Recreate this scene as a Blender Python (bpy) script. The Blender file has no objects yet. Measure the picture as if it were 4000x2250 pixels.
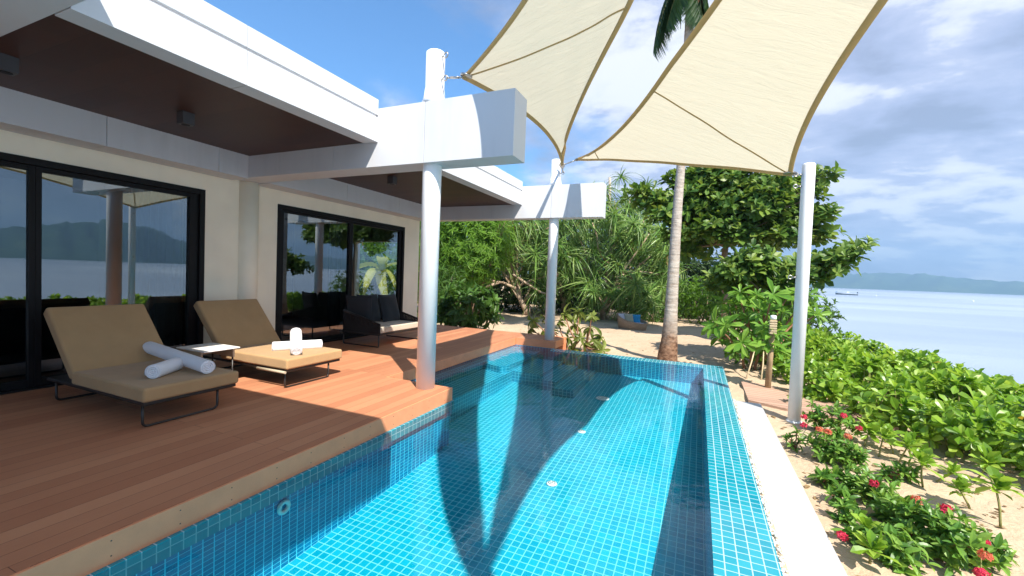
import bpy, math, random
import numpy as np
from mathutils import Matrix, Vector
random.seed(7); RNG = np.random.default_rng(11)
sc = bpy.context.scene
COL = sc.collection
R = math.radians
V = Vector

# ------------------------------------------------------------------ camera
YAW, PIT, ROL, FPX = 0.410953, -0.0305011, 0.0375181, 1671.75
CAMZ = 1.6
RM = Matrix.Rotation(YAW, 3, 'Z') @ Matrix.Rotation(math.pi/2 + PIT, 3, 'X') @ Matrix.Rotation(ROL, 3, 'Z')
cam = bpy.data.cameras.new('camera'); co = bpy.data.objects.new('camera', cam); COL.objects.link(co)
cam.sensor_width = 36; cam.lens = 36*FPX/4000; cam.clip_start = 0.05; cam.clip_end = 20000
co.matrix_world = Matrix.Translation((0, 0, CAMZ)) @ RM.to_4x4()
sc.camera = co

def at(vx, vy, axis, val):
    """survey helper: the world point on the plane axis = val that a sight line of the photograph meets"""
    ux, uy = vx*4000/2576, vy*4000/2576
    d = RM @ V(((ux-2000)/FPX, -(uy-1125)/FPX, -1.0))
    o = V((0, 0, CAMZ)); t = (val-o[axis])/d[axis]
    return o + d*t

# ------------------------------------------------------------------ materials
def new_mat(name):
    m = bpy.data.materials.new(name); m.use_nodes = True
    nt = m.node_tree; nt.nodes.clear()
    out = nt.nodes.new('ShaderNodeOutputMaterial')
    return m, nt, out
def N(nt, t, **kw):
    n = nt.nodes.new(t)
    for k, v in kw.items():
        if k in n.inputs: n.inputs[k].default_value = v
        else: setattr(n, k, v)
    return n
def rgb(c): return (c[0], c[1], c[2], 1.0)
def ramp(nt, fac, stops, interp='LINEAR'):
    r = nt.nodes.new('ShaderNodeValToRGB'); cr = r.color_ramp; cr.interpolation = interp
    while len(cr.elements) < len(stops): cr.elements.new(0.5)
    for e, (p, c) in zip(cr.elements, stops):
        e.position = p; e.color = rgb(c) if len(c) == 3 else c
    nt.links.new(fac, r.inputs['Fac']); return r.outputs['Color']
def mixc(nt, f, a, b, blend='MIX'):
    n = nt.nodes.new('ShaderNodeMix'); n.data_type = 'RGBA'; n.blend_type = blend
    for s, v in ((0, f), (6, a), (7, b)):
        if hasattr(v, 'is_output') or isinstance(v, bpy.types.NodeSocket): nt.links.new(v, n.inputs[s])
        elif s == 0: n.inputs[0].default_value = v
        else: n.inputs[s].default_value = rgb(v)
    return n.outputs[2]
def noise(nt, vec, scale, detail=4, rough=0.55, dist=0.0):
    n = N(nt, 'ShaderNodeTexNoise', Scale=scale, Detail=detail, Roughness=rough, Distortion=dist)
    if vec is not None: nt.links.new(vec, n.inputs['Vector'])
    return n.outputs['Fac']
def mapping(nt, vec, scale=(1, 1, 1), rot=(0, 0, 0), loc=(0, 0, 0)):
    m = nt.nodes.new('ShaderNodeMapping'); m.inputs['Scale'].default_value = scale
    m.inputs['Rotation'].default_value = rot; m.inputs['Location'].default_value = loc
    nt.links.new(vec, m.inputs['Vector']); return m.outputs['Vector']
def bump(nt, h, strength=0.3, dist=0.01, normal=None):
    b = N(nt, 'ShaderNodeBump', Strength=strength, Distance=dist); nt.links.new(h, b.inputs['Height'])
    if normal is not None: nt.links.new(normal, b.inputs['Normal'])
    return b.outputs['Normal']
def principled(nt, out, base, rough=0.5, normal=None, metal=0.0, spec=0.5):
    p = N(nt, 'ShaderNodeBsdfPrincipled', Metallic=metal)
    p.inputs['Specular IOR Level'].default_value = spec
    if isinstance(base, bpy.types.NodeSocket): nt.links.new(base, p.inputs['Base Color'])
    else: p.inputs['Base Color'].default_value = rgb(base)
    if isinstance(rough, bpy.types.NodeSocket): nt.links.new(rough, p.inputs['Roughness'])
    else: p.inputs['Roughness'].default_value = rough
    if normal is not None: nt.links.new(normal, p.inputs['Normal'])
    nt.links.new(p.outputs[0], out.inputs['Surface']); return p
def coords(nt, kind='Object'):
    return nt.nodes.new('ShaderNodeTexCoord').outputs[kind]

def m_plain(name, c, rough=0.5, var=0.06, scale=3.0, bmp=0.0, bscale=120, metal=0.0, spec=0.5):
    m, nt, out = new_mat(name); oc = coords(nt)
    f = noise(nt, oc, scale, 5)
    a = tuple(x*(1-var) for x in c); b = tuple(min(1, x*(1+var)) for x in c)
    base = ramp(nt, f, [(0.3, a), (0.7, b)])
    nrm = bump(nt, noise(nt, oc, bscale, 3), bmp, 0.004) if bmp else None
    principled(nt, out, base, rough, nrm, metal, spec); return m

def m_wood(name, c_lo, c_hi, bw=0.145, blen=2.4, gap=0.0035, rough=0.6, rot=0.0, gapc=(0.03, 0.012, 0.008)):
    m, nt, out = new_mat(name); uv = coords(nt, 'UV')
    uvr = mapping(nt, uv, rot=(0, 0, rot))
    br = N(nt, 'ShaderNodeTexBrick', offset=0.37, offset_frequency=2, squash=1.0)
    br.inputs['Scale'].default_value = 1.0; br.inputs['Mortar Size'].default_value = gap
    br.inputs['Mortar Smooth'].default_value = 0.15
    br.inputs['Brick Width'].default_value = blen; br.inputs['Row Height'].default_value = bw
    br.inputs['Color1'].default_value = (0, 0, 0, 1); br.inputs['Color2'].default_value = (1, 1, 1, 1)
    br.inputs['Mortar'].default_value = (0.5, 0.5, 0.5, 1)
    nt.links.new(uvr, br.inputs['Vector'])
    grain = noise(nt, mapping(nt, uvr, scale=(3, 90, 1)), 1.0, 6, 0.6)
    blot = noise(nt, uvr, 1.3, 5, 0.6)
    f1 = mixc(nt, 0.35, br.outputs['Color'], grain)
    f2 = mixc(nt, 0.35, f1, blot)
    base = ramp(nt, f2, [(0.2, c_lo), (0.8, c_hi)])
    base = mixc(nt, br.outputs['Fac'], base, gapc)
    inv = N(nt, 'ShaderNodeMath', operation='SUBTRACT'); inv.inputs[0].default_value = 1.0
    nt.links.new(br.outputs['Fac'], inv.inputs[1])
    nrm = bump(nt, inv.outputs[0], 0.5, 0.006, bump(nt, grain, 0.15, 0.002))
    principled(nt, out, base, rough, nrm, 0, 0.35); return m

def m_tile(name, pu, pv, c_lo, c_hi, grout, rough=0.12, mortar=0.06):
    m, nt, out = new_mat(name); uv = coords(nt, 'UV')
    sc_ = mapping(nt, uv, scale=(1/pu, 1/pv, 1))
    br = N(nt, 'ShaderNodeTexBrick', offset=0.0, squash=1.0)
    br.inputs['Scale'].default_value = 1.0; br.inputs['Mortar Size'].default_value = mortar
    br.inputs['Mortar Smooth'].default_value = 0.2
    br.inputs['Brick Width'].default_value = 1.0; br.inputs['Row Height'].default_value = 1.0
    br.inputs['Color1'].default_value = (0, 0, 0, 1); br.inputs['Color2'].default_value = (1, 1, 1, 1)
    nt.links.new(sc_, br.inputs['Vector'])
    fl = N(nt, 'ShaderNodeVectorMath', operation='FLOOR'); nt.links.new(sc_, fl.inputs[0])
    wn = N(nt, 'ShaderNodeTexWhiteNoise', noise_dimensions='2D'); nt.links.new(fl.outputs[0], wn.inputs['Vector'])
    f = mixc(nt, 0.45, wn.outputs['Value'], noise(nt, uv, 2.0, 5, 0.6))
    base = ramp(nt, f, [(0.15, c_lo), (0.85, c_hi)])
    base = mixc(nt, br.outputs['Fac'], base, grout)
    rg = N(nt, 'ShaderNodeMapRange'); rg.inputs['To Min'].default_value = rough; rg.inputs['To Max'].default_value = 0.6
    nt.links.new(br.outputs['Fac'], rg.inputs['Value'])
    inv = N(nt, 'ShaderNodeMath', operation='SUBTRACT'); inv.inputs[0].default_value = 1.0
    nt.links.new(br.outputs['Fac'], inv.inputs[1])
    nrm = bump(nt, inv.outputs[0], 0.4, 0.004, bump(nt, wn.outputs['Value'], 0.05, 0.01))
    principled(nt, out, base, rg.outputs[0], nrm, 0, 0.5); return m

def m_leaf(name, cols, trans=0.35, rough=0.42, tcol=None, spec=0.35):
    m, nt, out = new_mat(name)
    geo = nt.nodes.new('ShaderNodeNewGeometry')
    n_ = len(cols)
    base = ramp(nt, geo.outputs['Random Per Island'], [((i+0.5)/n_, c) for i, c in enumerate(cols)])
    base = mixc(nt, 0.35, base, ramp(nt, noise(nt, coords(nt), 2.2, 3), [(0.35, tuple(x*0.75 for x in cols[0])), (0.7, cols[-1])]))
    p = N(nt, 'ShaderNodeBsdfPrincipled', Roughness=rough); p.inputs['Specular IOR Level'].default_value = spec
    nt.links.new(base, p.inputs['Base Color'])
    t = N(nt, 'ShaderNodeBsdfTranslucent')
    g = nt.nodes.new('ShaderNodeGamma'); g.inputs['Gamma'].default_value = 0.8
    nt.links.new(mixc(nt, 1.0, base, tcol or (1.25, 1.3, 0.55), 'MULTIPLY'), g.inputs['Color'])
    nt.links.new(g.outputs[0], t.inputs['Color'])
    mx = N(nt, 'ShaderNodeMixShader', Fac=trans)
    nt.links.new(p.outputs[0], mx.inputs[1]); nt.links.new(t.outputs[0], mx.inputs[2])
    nt.links.new(mx.outputs[0], out.inputs['Surface']); return m

def m_bark(name, lo, hi, scale=(6, 6, 30), rough=0.85, strength=0.6):
    m, nt, out = new_mat(name); oc = coords(nt)
    f = noise(nt, mapping(nt, oc, scale=scale), 1.0, 6, 0.65)
    f2 = noise(nt, oc, 3.0, 5, 0.6)
    base = ramp(nt, mixc(nt, 0.45, f, f2), [(0.3, lo), (0.62, hi)])
    principled(nt, out, base, rough, bump(nt, f, strength, 0.03), 0, 0.2); return m

def m_fabric(name, c, var=0.12, thread=900, rough=0.9, wr=0.4):
    m, nt, out = new_mat(name); oc = coords(nt)
    f = noise(nt, oc, 4.0, 5, 0.6); g = noise(nt, oc, thread, 2)
    a = tuple(x*(1-var) for x in c); b = tuple(min(1, x*(1+var)) for x in c)
    base = ramp(nt, mixc(nt, 0.5, f, g), [(0.3, a), (0.7, b)])
    nrm = bump(nt, g, 0.25, 0.001, bump(nt, f, wr, 0.02))
    p = principled(nt, out, base, rough, nrm, 0, 0.15)
    p.inputs['Sheen Weight'].default_value = 0.15
    return m

M = {}
m, nt, out = new_mat('white_panel'); oc = coords(nt)
st = noise(nt, mapping(nt, oc, scale=(5, 5, 0.35)), 1.0, 6, 0.65); bl = noise(nt, oc, 1.1, 5, 0.6)
base = ramp(nt, mixc(nt, 0.5, st, bl), [(0.3, (0.54, 0.55, 0.575)), (0.5, (0.61, 0.62, 0.645)), (0.75, (0.63, 0.64, 0.665))])
principled(nt, out, base, ramp(nt, bl, [(0.3, (0.38,)*3), (0.7, (0.52,)*3)]), bump(nt, noise(nt, oc, 3, 3), 0.03, 0.03), 0, 0.4); WHITE = m
M['white0'] = m_plain('white_panel', (0.66, 0.67, 0.70), 0.45, 0.025, 1.5, 0.03, 60)
M['white'] = WHITE
M['whitepost'] = m_plain('white_paint', (0.80, 0.80, 0.81), 0.5, 0.03, 2.0, 0.04, 30)
M['cream'] = m_plain('cream_render', (0.88, 0.83, 0.67), 0.85, 0.05, 2.0, 0.25, 160)
M['black'] = m_plain('black_frame', (0.006, 0.006, 0.007), 0.5, 0.2, 6, spec=0.2)
M['darkmetal'] = m_plain('dark_metal', (0.018, 0.014, 0.012), 0.4, 0.2, 8)
M['steel'] = m_plain('steel', (0.45, 0.42, 0.38), 0.35, 0.15, 20, metal=1.0)
M['downlight'] = m_plain('downlight_grey', (0.06, 0.055, 0.06), 0.4, 0.1, 8)
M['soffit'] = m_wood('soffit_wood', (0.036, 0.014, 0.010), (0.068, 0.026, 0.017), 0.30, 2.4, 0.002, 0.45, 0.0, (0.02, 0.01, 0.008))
M['deck'] = m_wood('deck_boards', (0.39, 0.152, 0.078), (0.55, 0.255, 0.135), 0.145, 2.6, 0.0022, 0.55, math.pi/2, (0.17, 0.068, 0.038))
M['deckface'] = m_plain('deck_face_board', (0.70, 0.27, 0.13), 0.5, 0.08, 5, 0.1, 90)
M['walk'] = m_wood('walkway_boards', (0.36, 0.22, 0.16), (0.50, 0.33, 0.24), 0.14, 3.0, 0.006, 0.75, 0.0, (0.08, 0.05, 0.03))
TP = 0.0775
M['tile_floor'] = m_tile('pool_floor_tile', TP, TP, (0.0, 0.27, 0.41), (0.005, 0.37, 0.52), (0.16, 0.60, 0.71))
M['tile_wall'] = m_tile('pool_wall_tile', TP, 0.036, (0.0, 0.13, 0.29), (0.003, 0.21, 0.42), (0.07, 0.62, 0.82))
M['tile_rim'] = m_tile('rim_tile', TP, TP, (0.002, 0.20, 0.28), (0.012, 0.29, 0.37), (0.36, 0.52, 0.58), 0.08, 0.05)
M['pebble'] = m_plain('pebble', (0.62, 0.58, 0.52), 0.7, 0.35, 40)
M['ledge'] = m_plain('white_concrete', (0.41, 0.41, 0.425), 0.6, 0.03, 2, 0.1, 90)
M['cushion'] = m_fabric('lounger_canvas', (0.42, 0.265, 0.13))
M['seatcream'] = m_fabric('sofa_seat_canvas', (0.55, 0.46, 0.36))
M['charcoal'] = m_fabric('charcoal_canvas', (0.022, 0.025, 0.03))
M['rope'] = m_fabric('dark_rope', (0.014, 0.012, 0.012))
M['towel'] = m_fabric('white_towel', (0.74, 0.74, 0.77), 0.04, 500, 0.95, 0.5)
M['tabletop'] = m_plain('table_white', (0.80, 0.78, 0.74), 0.4, 0.03)
M['tablebody'] = m_plain('table_beige', (0.42, 0.36, 0.26), 0.6, 0.05)
M['wicker'] = m_plain('wicker', (0.24, 0.165, 0.10), 0.7, 0.4, 55, 0.8, 70)
M['greycloth'] = m_fabric('grey_cloth', (0.36, 0.38, 0.44))
M['olivecloth'] = m_fabric('olive_cloth', (0.30, 0.29, 0.20))
M['bluecloth'] = m_fabric('blue_cloth', (0.03, 0.22, 0.40), 0.4)
M['curtain'] = m_fabric('curtain', (0.30, 0.32, 0.33))
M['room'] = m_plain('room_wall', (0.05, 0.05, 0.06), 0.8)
M['postwood'] = m_bark('post_wood', (0.20, 0.13, 0.07), (0.42, 0.30, 0.18), (10, 10, 3))
M['bamboo'] = m_bark('stake_wood', (0.40, 0.29, 0.17), (0.62, 0.50, 0.33), (4, 4, 10))
M['bucket'] = m_plain('black_plastic', (0.01, 0.01, 0.012), 0.5)
M['boat'] = m_plain('boat_white', (0.75, 0.77, 0.78), 0.4)
M['boatdark'] = m_plain('boat_dark', (0.03, 0.06, 0.08), 0.5)
M['palmbark'] = m_bark('palm_bark', (0.20, 0.15, 0.115), (0.46, 0.40, 0.34), (3, 3, 22))
m, nt, out = new_mat('palm_bark'); oc = coords(nt)
f = noise(nt, mapping(nt, oc, scale=(3, 3, 22)), 1.0, 6, 0.65); f2 = noise(nt, oc, 5, 6, 0.7)
grey = ramp(nt, mixc(nt, 0.45, f, f2), [(0.3, (0.24, 0.18, 0.14)), (0.62, (0.52, 0.46, 0.40))])
brown = ramp(nt, noise(nt, mapping(nt, oc, scale=(9, 9, 16)), 1.0, 6, 0.7), [(0.35, (0.06, 0.025, 0.015)), (0.65, (0.32, 0.19, 0.12))])
sp = nt.nodes.new('ShaderNodeSeparateXYZ'); nt.links.new(oc, sp.inputs[0])
hm = N(nt, 'ShaderNodeMath', operation='MULTIPLY_ADD'); hm.inputs[1].default_value = -1.5; nt.links.new(f2, hm.inputs[0]); nt.links.new(sp.outputs['Z'], hm.inputs[2])
mr = N(nt, 'ShaderNodeMapRange'); mr.inputs['From Min'].default_value = -0.25; mr.inputs['From Max'].default_value = 0.45; nt.links.new(hm.outputs[0], mr.inputs['Value'])
principled(nt, out, mixc(nt, mr.outputs[0], brown, grey), 0.85, bump(nt, f, 0.7, 0.03, bump(nt, f2, 0.5, 0.05)), 0, 0.2); M['palmbark'] = m
M['palmfoot'] = m_bark('palm_foot_bark', (0.07, 0.03, 0.018), (0.30, 0.18, 0.11), (9, 9, 14), strength=1.0)
M['fibre'] = m_bark('palm_fibre', (0.06, 0.03, 0.02), (0.25, 0.14, 0.08), (20, 20, 4))
M['pandbark'] = m_bark('screw_pine_bark', (0.25, 0.16, 0.10), (0.52, 0.40, 0.29), (5, 5, 16))
M['bark'] = m_bark('brown_bark', (0.12, 0.075, 0.045), (0.30, 0.21, 0.14), (8, 8, 8))
M['redstem'] = m_bark('reddish_stem', (0.16, 0.07, 0.04), (0.34, 0.18, 0.11), (10, 10, 10))
M['greenstem'] = m_plain('green_stem', (0.22, 0.22, 0.07), 0.6, 0.2, 20)
M['l_pand'] = m_leaf('screw_pine_leaf', [(0.04, 0.11, 0.018), (0.08, 0.20, 0.032), (0.16, 0.31, 0.055), (0.32, 0.43, 0.13)], 0.3, 0.38, spec=0.35)
M['l_dry'] = m_leaf('dry_leaf', [(0.16, 0.10, 0.05), (0.28, 0.19, 0.09)], 0.2, 0.7)
M['l_term'] = m_leaf('almond_leaf', [(0.028, 0.08, 0.014), (0.06, 0.15, 0.022), (0.12, 0.23, 0.035), (0.22, 0.30, 0.05)], 0.3, 0.42, spec=0.3)
M['l_bright'] = m_leaf('bright_leaf', [(0.07, 0.17, 0.012), (0.12, 0.26, 0.02), (0.18, 0.33, 0.03)], 0.45, 0.5)
M['l_mid'] = m_leaf('mid_leaf', [(0.03, 0.085, 0.014), (0.055, 0.13, 0.022), (0.10, 0.20, 0.035)], 0.35, 0.42)
M['l_dark'] = m_leaf('deep_leaf', [(0.014, 0.036, 0.010), (0.026, 0.065, 0.014), (0.05, 0.10, 0.022)], 0.25, 0.5)
M['l_frang'] = m_leaf('frangipani_leaf', [(0.07, 0.19, 0.02), (0.13, 0.29, 0.032), (0.23, 0.40, 0.06)], 0.4, 0.38, spec=0.35)
M['l_olive'] = m_leaf('olive_leaf', [(0.10, 0.145, 0.028), (0.17, 0.22, 0.045), (0.26, 0.30, 0.07)], 0.4, 0.42)
M['l_hedge'] = m_leaf('sea_lettuce_leaf', [(0.085, 0.20, 0.012), (0.14, 0.30, 0.018), (0.23, 0.42, 0.03), (0.38, 0.53, 0.08)], 0.42, 0.33, spec=0.5)
M['l_ixora'] = m_leaf('ixora_leaf', [(0.04, 0.125, 0.018), (0.075, 0.21, 0.03), (0.15, 0.31, 0.045), (0.26, 0.42, 0.07)], 0.35, 0.36, spec=0.35)
M['l_coco'] = m_leaf('coconut_leaf', [(0.014, 0.045, 0.016), (0.03, 0.075, 0.02), (0.05, 0.10, 0.03)], 0.3, 0.35)
M['l_banana'] = m_leaf('banana_leaf', [(0.42, 0.44, 0.09), (0.55, 0.55, 0.16)], 0.45, 0.45)
M['l_yellow'] = m_leaf('yellowed_leaf', [(0.22, 0.16, 0.015), (0.27, 0.21, 0.03)], 0.1, 0.8, spec=0.0)
M['flower'] = m_leaf('red_petal', [(0.55, 0.02, 0.06), (0.70, 0.03, 0.14), (0.72, 0.06, 0.10)], 0.3, 0.5, (1, 0.6, 0.6))
M['flower2'] = m_leaf('salmon_petal', [(0.65, 0.13, 0.07), (0.72, 0.22, 0.12)], 0.3, 0.5, (1, 0.7, 0.6))

# sand
m, nt, out = new_mat('sand'); oc = coords(nt)
f = mixc(nt, 0.5, noise(nt, oc, 0.8, 8, 0.65), noise(nt, oc, 14, 6, 0.7))
base = ramp(nt, f, [(0.25, (0.27, 0.175, 0.11)), (0.5, (0.43, 0.315, 0.215)), (0.75, (0.54, 0.42, 0.305))])
grit = noise(nt, oc, 160, 3, 0.7)
base = mixc(nt, 0.25, base, ramp(nt, grit, [(0.3, (0.35, 0.24, 0.14)), (0.6, (0.72, 0.60, 0.45))]))
wv = noise(nt, oc, 5, 6, 0.6, 0.5)
principled(nt, out, base, 0.95, bump(nt, grit, 0.3, 0.008, bump(nt, wv, 0.7, 0.06)), 0, 0.1); M['sand'] = m

# sea
m, nt, out = new_mat('sea_water'); oc = coords(nt)
w1 = noise(nt, mapping(nt, oc, scale=(0.35, 0.8, 1)), 0.5, 6, 0.6); w2 = noise(nt, oc, 2.2, 5, 0.6)
band = noise(nt, mapping(nt, oc, scale=(0.004, 0.012, 1), rot=(0, 0, 0.35)), 1.0, 5, 0.6)
base = ramp(nt, band, [(0.35, (0.21, 0.27, 0.36)), (0.65, (0.43, 0.49, 0.55))])
principled(nt, out, base, 0.28, bump(nt, w1, 0.4, 0.3, bump(nt, w2, 0.3, 0.08)), 0, 0.5); M['sea'] = m

# hills
m, nt, out = new_mat('hill_forest'); oc = coords(nt)
f = mixc(nt, 0.5, noise(nt, oc, 0.004, 8, 0.65), noise(nt, oc, 0.03, 6, 0.7))
base = ramp(nt, f, [(0.3, (0.018, 0.05, 0.03)), (0.52, (0.035, 0.08, 0.04)), (0.62, (0.09, 0.14, 0.07))])
principled(nt, out, base, 0.95, None, 0, 0.05); M['hill'] = m
M['clearing'] = m_plain('bare_earth', (0.62, 0.45, 0.38), 0.9, 0.2, 0.05)

# pool water: a clear, faintly tinted sheet with true Fresnel reflection
m, nt, out = new_mat('pool_water'); oc = coords(nt)
wn = bump(nt, noise(nt, oc, 2.2, 5, 0.55, 0.5), 0.16, 0.05, bump(nt, noise(nt, oc, 14, 3, 0.5), 0.05, 0.006))
fr = N(nt, 'ShaderNodeFresnel', IOR=1.33); nt.links.new(wn, fr.inputs['Normal'])
tr = N(nt, 'ShaderNodeBsdfTransparent'); tr.inputs['Color'].default_value = (0.88, 0.985, 1.0, 1)
gl = N(nt, 'ShaderNodeBsdfGlossy', Roughness=0.0); nt.links.new(wn, gl.inputs['Normal'])
mx = N(nt, 'ShaderNodeMixShader'); nt.links.new(fr.outputs[0], mx.inputs[0])
nt.links.new(tr.outputs[0], mx.inputs[1]); nt.links.new(gl.outputs[0], mx.inputs[2])
nt.links.new(mx.outputs[0], out.inputs['Surface']); M['water'] = m

# tinted window glass
m, nt, out = new_mat('tinted_glass')
fr = N(nt, 'ShaderNodeFresnel', IOR=2.8)
tr = N(nt, 'ShaderNodeBsdfTransparent'); tr.inputs['Color'].default_value = (0.50, 0.56, 0.55, 1)
gl = N(nt, 'ShaderNodeBsdfGlossy', Roughness=0.0); gl.inputs['Color'].default_value = (0.80, 0.88, 0.92, 1)
mx = N(nt, 'ShaderNodeMixShader'); nt.links.new(fr.outputs[0], mx.inputs[0])
nt.links.new(tr.outputs[0], mx.inputs[1]); nt.links.new(gl.outputs[0], mx.inputs[2])
nt.links.new(mx.outputs[0], out.inputs['Surface']); M['glass'] = m

# shade sail cloth (lets sunlight glow through)
def m_sail(name, c, tr_):
    m, nt, out = new_mat(name); oc = coords(nt)
    cr = noise(nt, mapping(nt, oc, scale=(1.2, 5.5, 1.2), rot=(0, 0, 0.5)), 1.6, 6, 0.65, 0.6)
    weave = noise(nt, oc, 260, 2)
    base = ramp(nt, mixc(nt, 0.3, cr, weave), [(0.3, tuple(x*0.94 for x in c)), (0.7, c)])
    nrm = bump(nt, cr, 0.42, 0.05, bump(nt, weave, 0.08, 0.002))
    d = N(nt, 'ShaderNodeBsdfDiffuse'); nt.links.new(base, d.inputs['Color']); nt.links.new(nrm, d.inputs['Normal'])
    t = N(nt, 'ShaderNodeBsdfTranslucent'); nt.links.new(base, t.inputs['Color']); nt.links.new(nrm, t.inputs['Normal'])
    mx = N(nt, 'ShaderNodeMixShader', Fac=tr_)
    nt.links.new(d.outputs[0], mx.inputs[1]); nt.links.new(t.outputs[0], mx.inputs[2])
    nt.links.new(mx.outputs[0], out.inputs['Surface']); return m
M['sail'] = m_sail('sail_cloth', (0.665, 0.60, 0.455), 0.48)
M['hem'] = m_sail('sail_hem', (0.66, 0.51, 0.27), 0.42)

# ------------------------------------------------------------------ mesh helpers
class MB:
    def __init__(s): s.v = []; s.f = []; s.sm = []
    def add(s, vs, fs, smooth=False):
        o = len(s.v); s.v += [tuple(p) for p in vs]
        for f in fs: s.f.append(tuple(i+o for i in f)); s.sm.append(smooth)
        return s
    def box(s, x0, x1, y0, y1, z0, z1, mat=None):
        vs = [(x0,y0,z0),(x1,y0,z0),(x1,y1,z0),(x0,y1,z0),(x0,y0,z1),(x1,y0,z1),(x1,y1,z1),(x0,y1,z1)]
        if mat is not None: vs = [tuple(mat @ V(p)) for p in vs]
        return s.add(vs, [(0,3,2,1),(4,5,6,7),(0,1,5,4),(1,2,6,5),(2,3,7,6),(3,0,4,7)])
    def quad(s, a, b, c, d): return s.add([a, b, c, d], [(0, 1, 2, 3)])
    def prism(s, pts, z0, z1):
        n = len(pts)
        vs = [(x, y, z0) for x, y in pts] + [(x, y, z1) for x, y in pts]
        return s.add(vs, [tuple(range(n-1, -1, -1)), tuple(range(n, 2*n))] + [(i, (i+1) % n, n+(i+1) % n, n+i) for i in range(n)])
    def tube(s, path, rad, n=10, cap=True, smooth=True, wob=0.0):
        path = [V(p) for p in path]; k = len(path)
        if not hasattr(rad, '__len__'): rad = [rad]*k
        t0 = (path[1]-path[0]).normalized()
        a = V((0, 0, 1)) if abs(t0.z) < 0.9 else V((1, 0, 0))
        u = t0.cross(a).normalized(); vs = []
        for i in range(k):
            t = (path[min(i+1, k-1)]-path[max(i-1, 0)]).normalized()
            u = (u - t*u.dot(t)).normalized(); w = t.cross(u)
            for j in range(n):
                an = 2*math.pi*j/n; r = rad[i]*(1+wob*random.uniform(-1, 1))
                vs.append(path[i] + u*(r*math.cos(an)) + w*(r*math.sin(an)))
        fs = [(i*n+j, i*n+(j+1) % n, (i+1)*n+(j+1) % n, (i+1)*n+j) for i in range(k-1) for j in range(n)]
        s.add(vs, fs, smooth)
        if cap:
            o = len(s.v)-k*n
            s.f.append(tuple(o+j for j in range(n-1, -1, -1))); s.sm.append(False)
            s.f.append(tuple(o+(k-1)*n+j for j in range(n))); s.sm.append(False)
        return s
    def lathe(s, prof, n=32, cx=0, cy=0, smooth=True):
        k = len(prof)
        vs = [(cx+r*math.cos(2*math.pi*j/n), cy+r*math.sin(2*math.pi*j/n), z) for r, z in prof for j in range(n)]
        fs = [(i*n+j, i*n+(j+1) % n, (i+1)*n+(j+1) % n, (i+1)*n+j) for i in range(k-1) for j in range(n)]
        s.add(vs, fs, smooth); o = len(s.v)-k*n
        s.f.append(tuple(o+j for j in range(n-1, -1, -1))); s.sm.append(False)
        s.f.append(tuple(o+(k-1)*n+j for j in range(n))); s.sm.append(False)
        return s
    def torus(s, c, axis, R_, r_, n=20, k=8):
        ax = V(axis).normalized(); a = V((0, 0, 1)) if abs(ax.z) < 0.9 else V((1, 0, 0))
        u = ax.cross(a).normalized(); w = ax.cross(u); c = V(c); vs = []
        for i in range(n):
            an = 2*math.pi*i/n; d = u*math.cos(an)+w*math.sin(an)
            for j in range(k):
                b = 2*math.pi*j/k; vs.append(c + d*(R_+r_*math.cos(b)) + ax*(r_*math.sin(b)))
        fs = [(i*k+j, ((i+1) % n)*k+j, ((i+1) % n)*k+(j+1) % k, i*k+(j+1) % k) for i in range(n) for j in range(k)]
        return s.add(vs, fs, True)
    def build(s, name, mat, parent=None, bev=0.0, seg=2, loc=None, uv=False, smooth=None):
        me = bpy.data.meshes.new(name); me.from_pydata(s.v, [], s.f); me.update()
        me.materials.append(mat)
        me.polygons.foreach_set('use_smooth', [bool(smooth) if smooth is not None else x for x in s.sm])
        if uv: boxuv(me)
        return link(name, me, parent, loc, bev, seg)
def boxuv(me):
    ul = me.uv_layers.new(name='UVMap'); d = ul.data
    for p in me.polygons:
        n = p.normal; ax = max(range(3), key=lambda i: abs(n[i]))
        for li in p.loop_indices:
            c = me.vertices[me.loops[li].vertex_index].co
            d[li].uv = (c.y, c.z) if ax == 0 else ((c.x, c.z) if ax == 1 else (c.x, c.y))
def link(name, me, parent=None, loc=None, bev=0.0, seg=2):
    o = bpy.data.objects.new(name, me); COL.objects.link(o)
    if parent: o.parent = parent
    if loc is not None: o.location = loc
    if bev:
        b = o.modifiers.new('bevel', 'BEVEL'); b.width = bev; b.segments = seg; b.limit_method = 'ANGLE'
        me.polygons.foreach_set('use_smooth', [True]*len(me.polygons))
        o.modifiers.new('wn', 'WEIGHTED_NORMAL')
    return o
def tag(o, label, cat, group=None):
    o['label'] = label; o['category'] = cat
    if group: o['group'] = group
    return o
def thing(name, label, cat, loc=(0, 0, 0), rz=0.0, group=None):
    o = bpy.data.objects.new(name, None); COL.objects.link(o); o.empty_display_size = 0.2
    o.location = loc; o.rotation_euler = (0, 0, rz)
    return tag(o, label, cat, group)
def struct(o): o['kind'] = 'structure'; return o
def dup(root, loc, rz, label, scale=1.0, group=None):
    r = root.copy(); COL.objects.link(r); r.location = loc; r.rotation_euler = (0, 0, rz); r.scale = (scale,)*3
    r['label'] = label
    if group: r['group'] = group
    for ch in list(root.children):
        c = ch.copy(); COL.objects.link(c); c.parent = r
        for g in ch.children:
            d = g.copy(); COL.objects.link(d); d.parent = c
    return r
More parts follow.
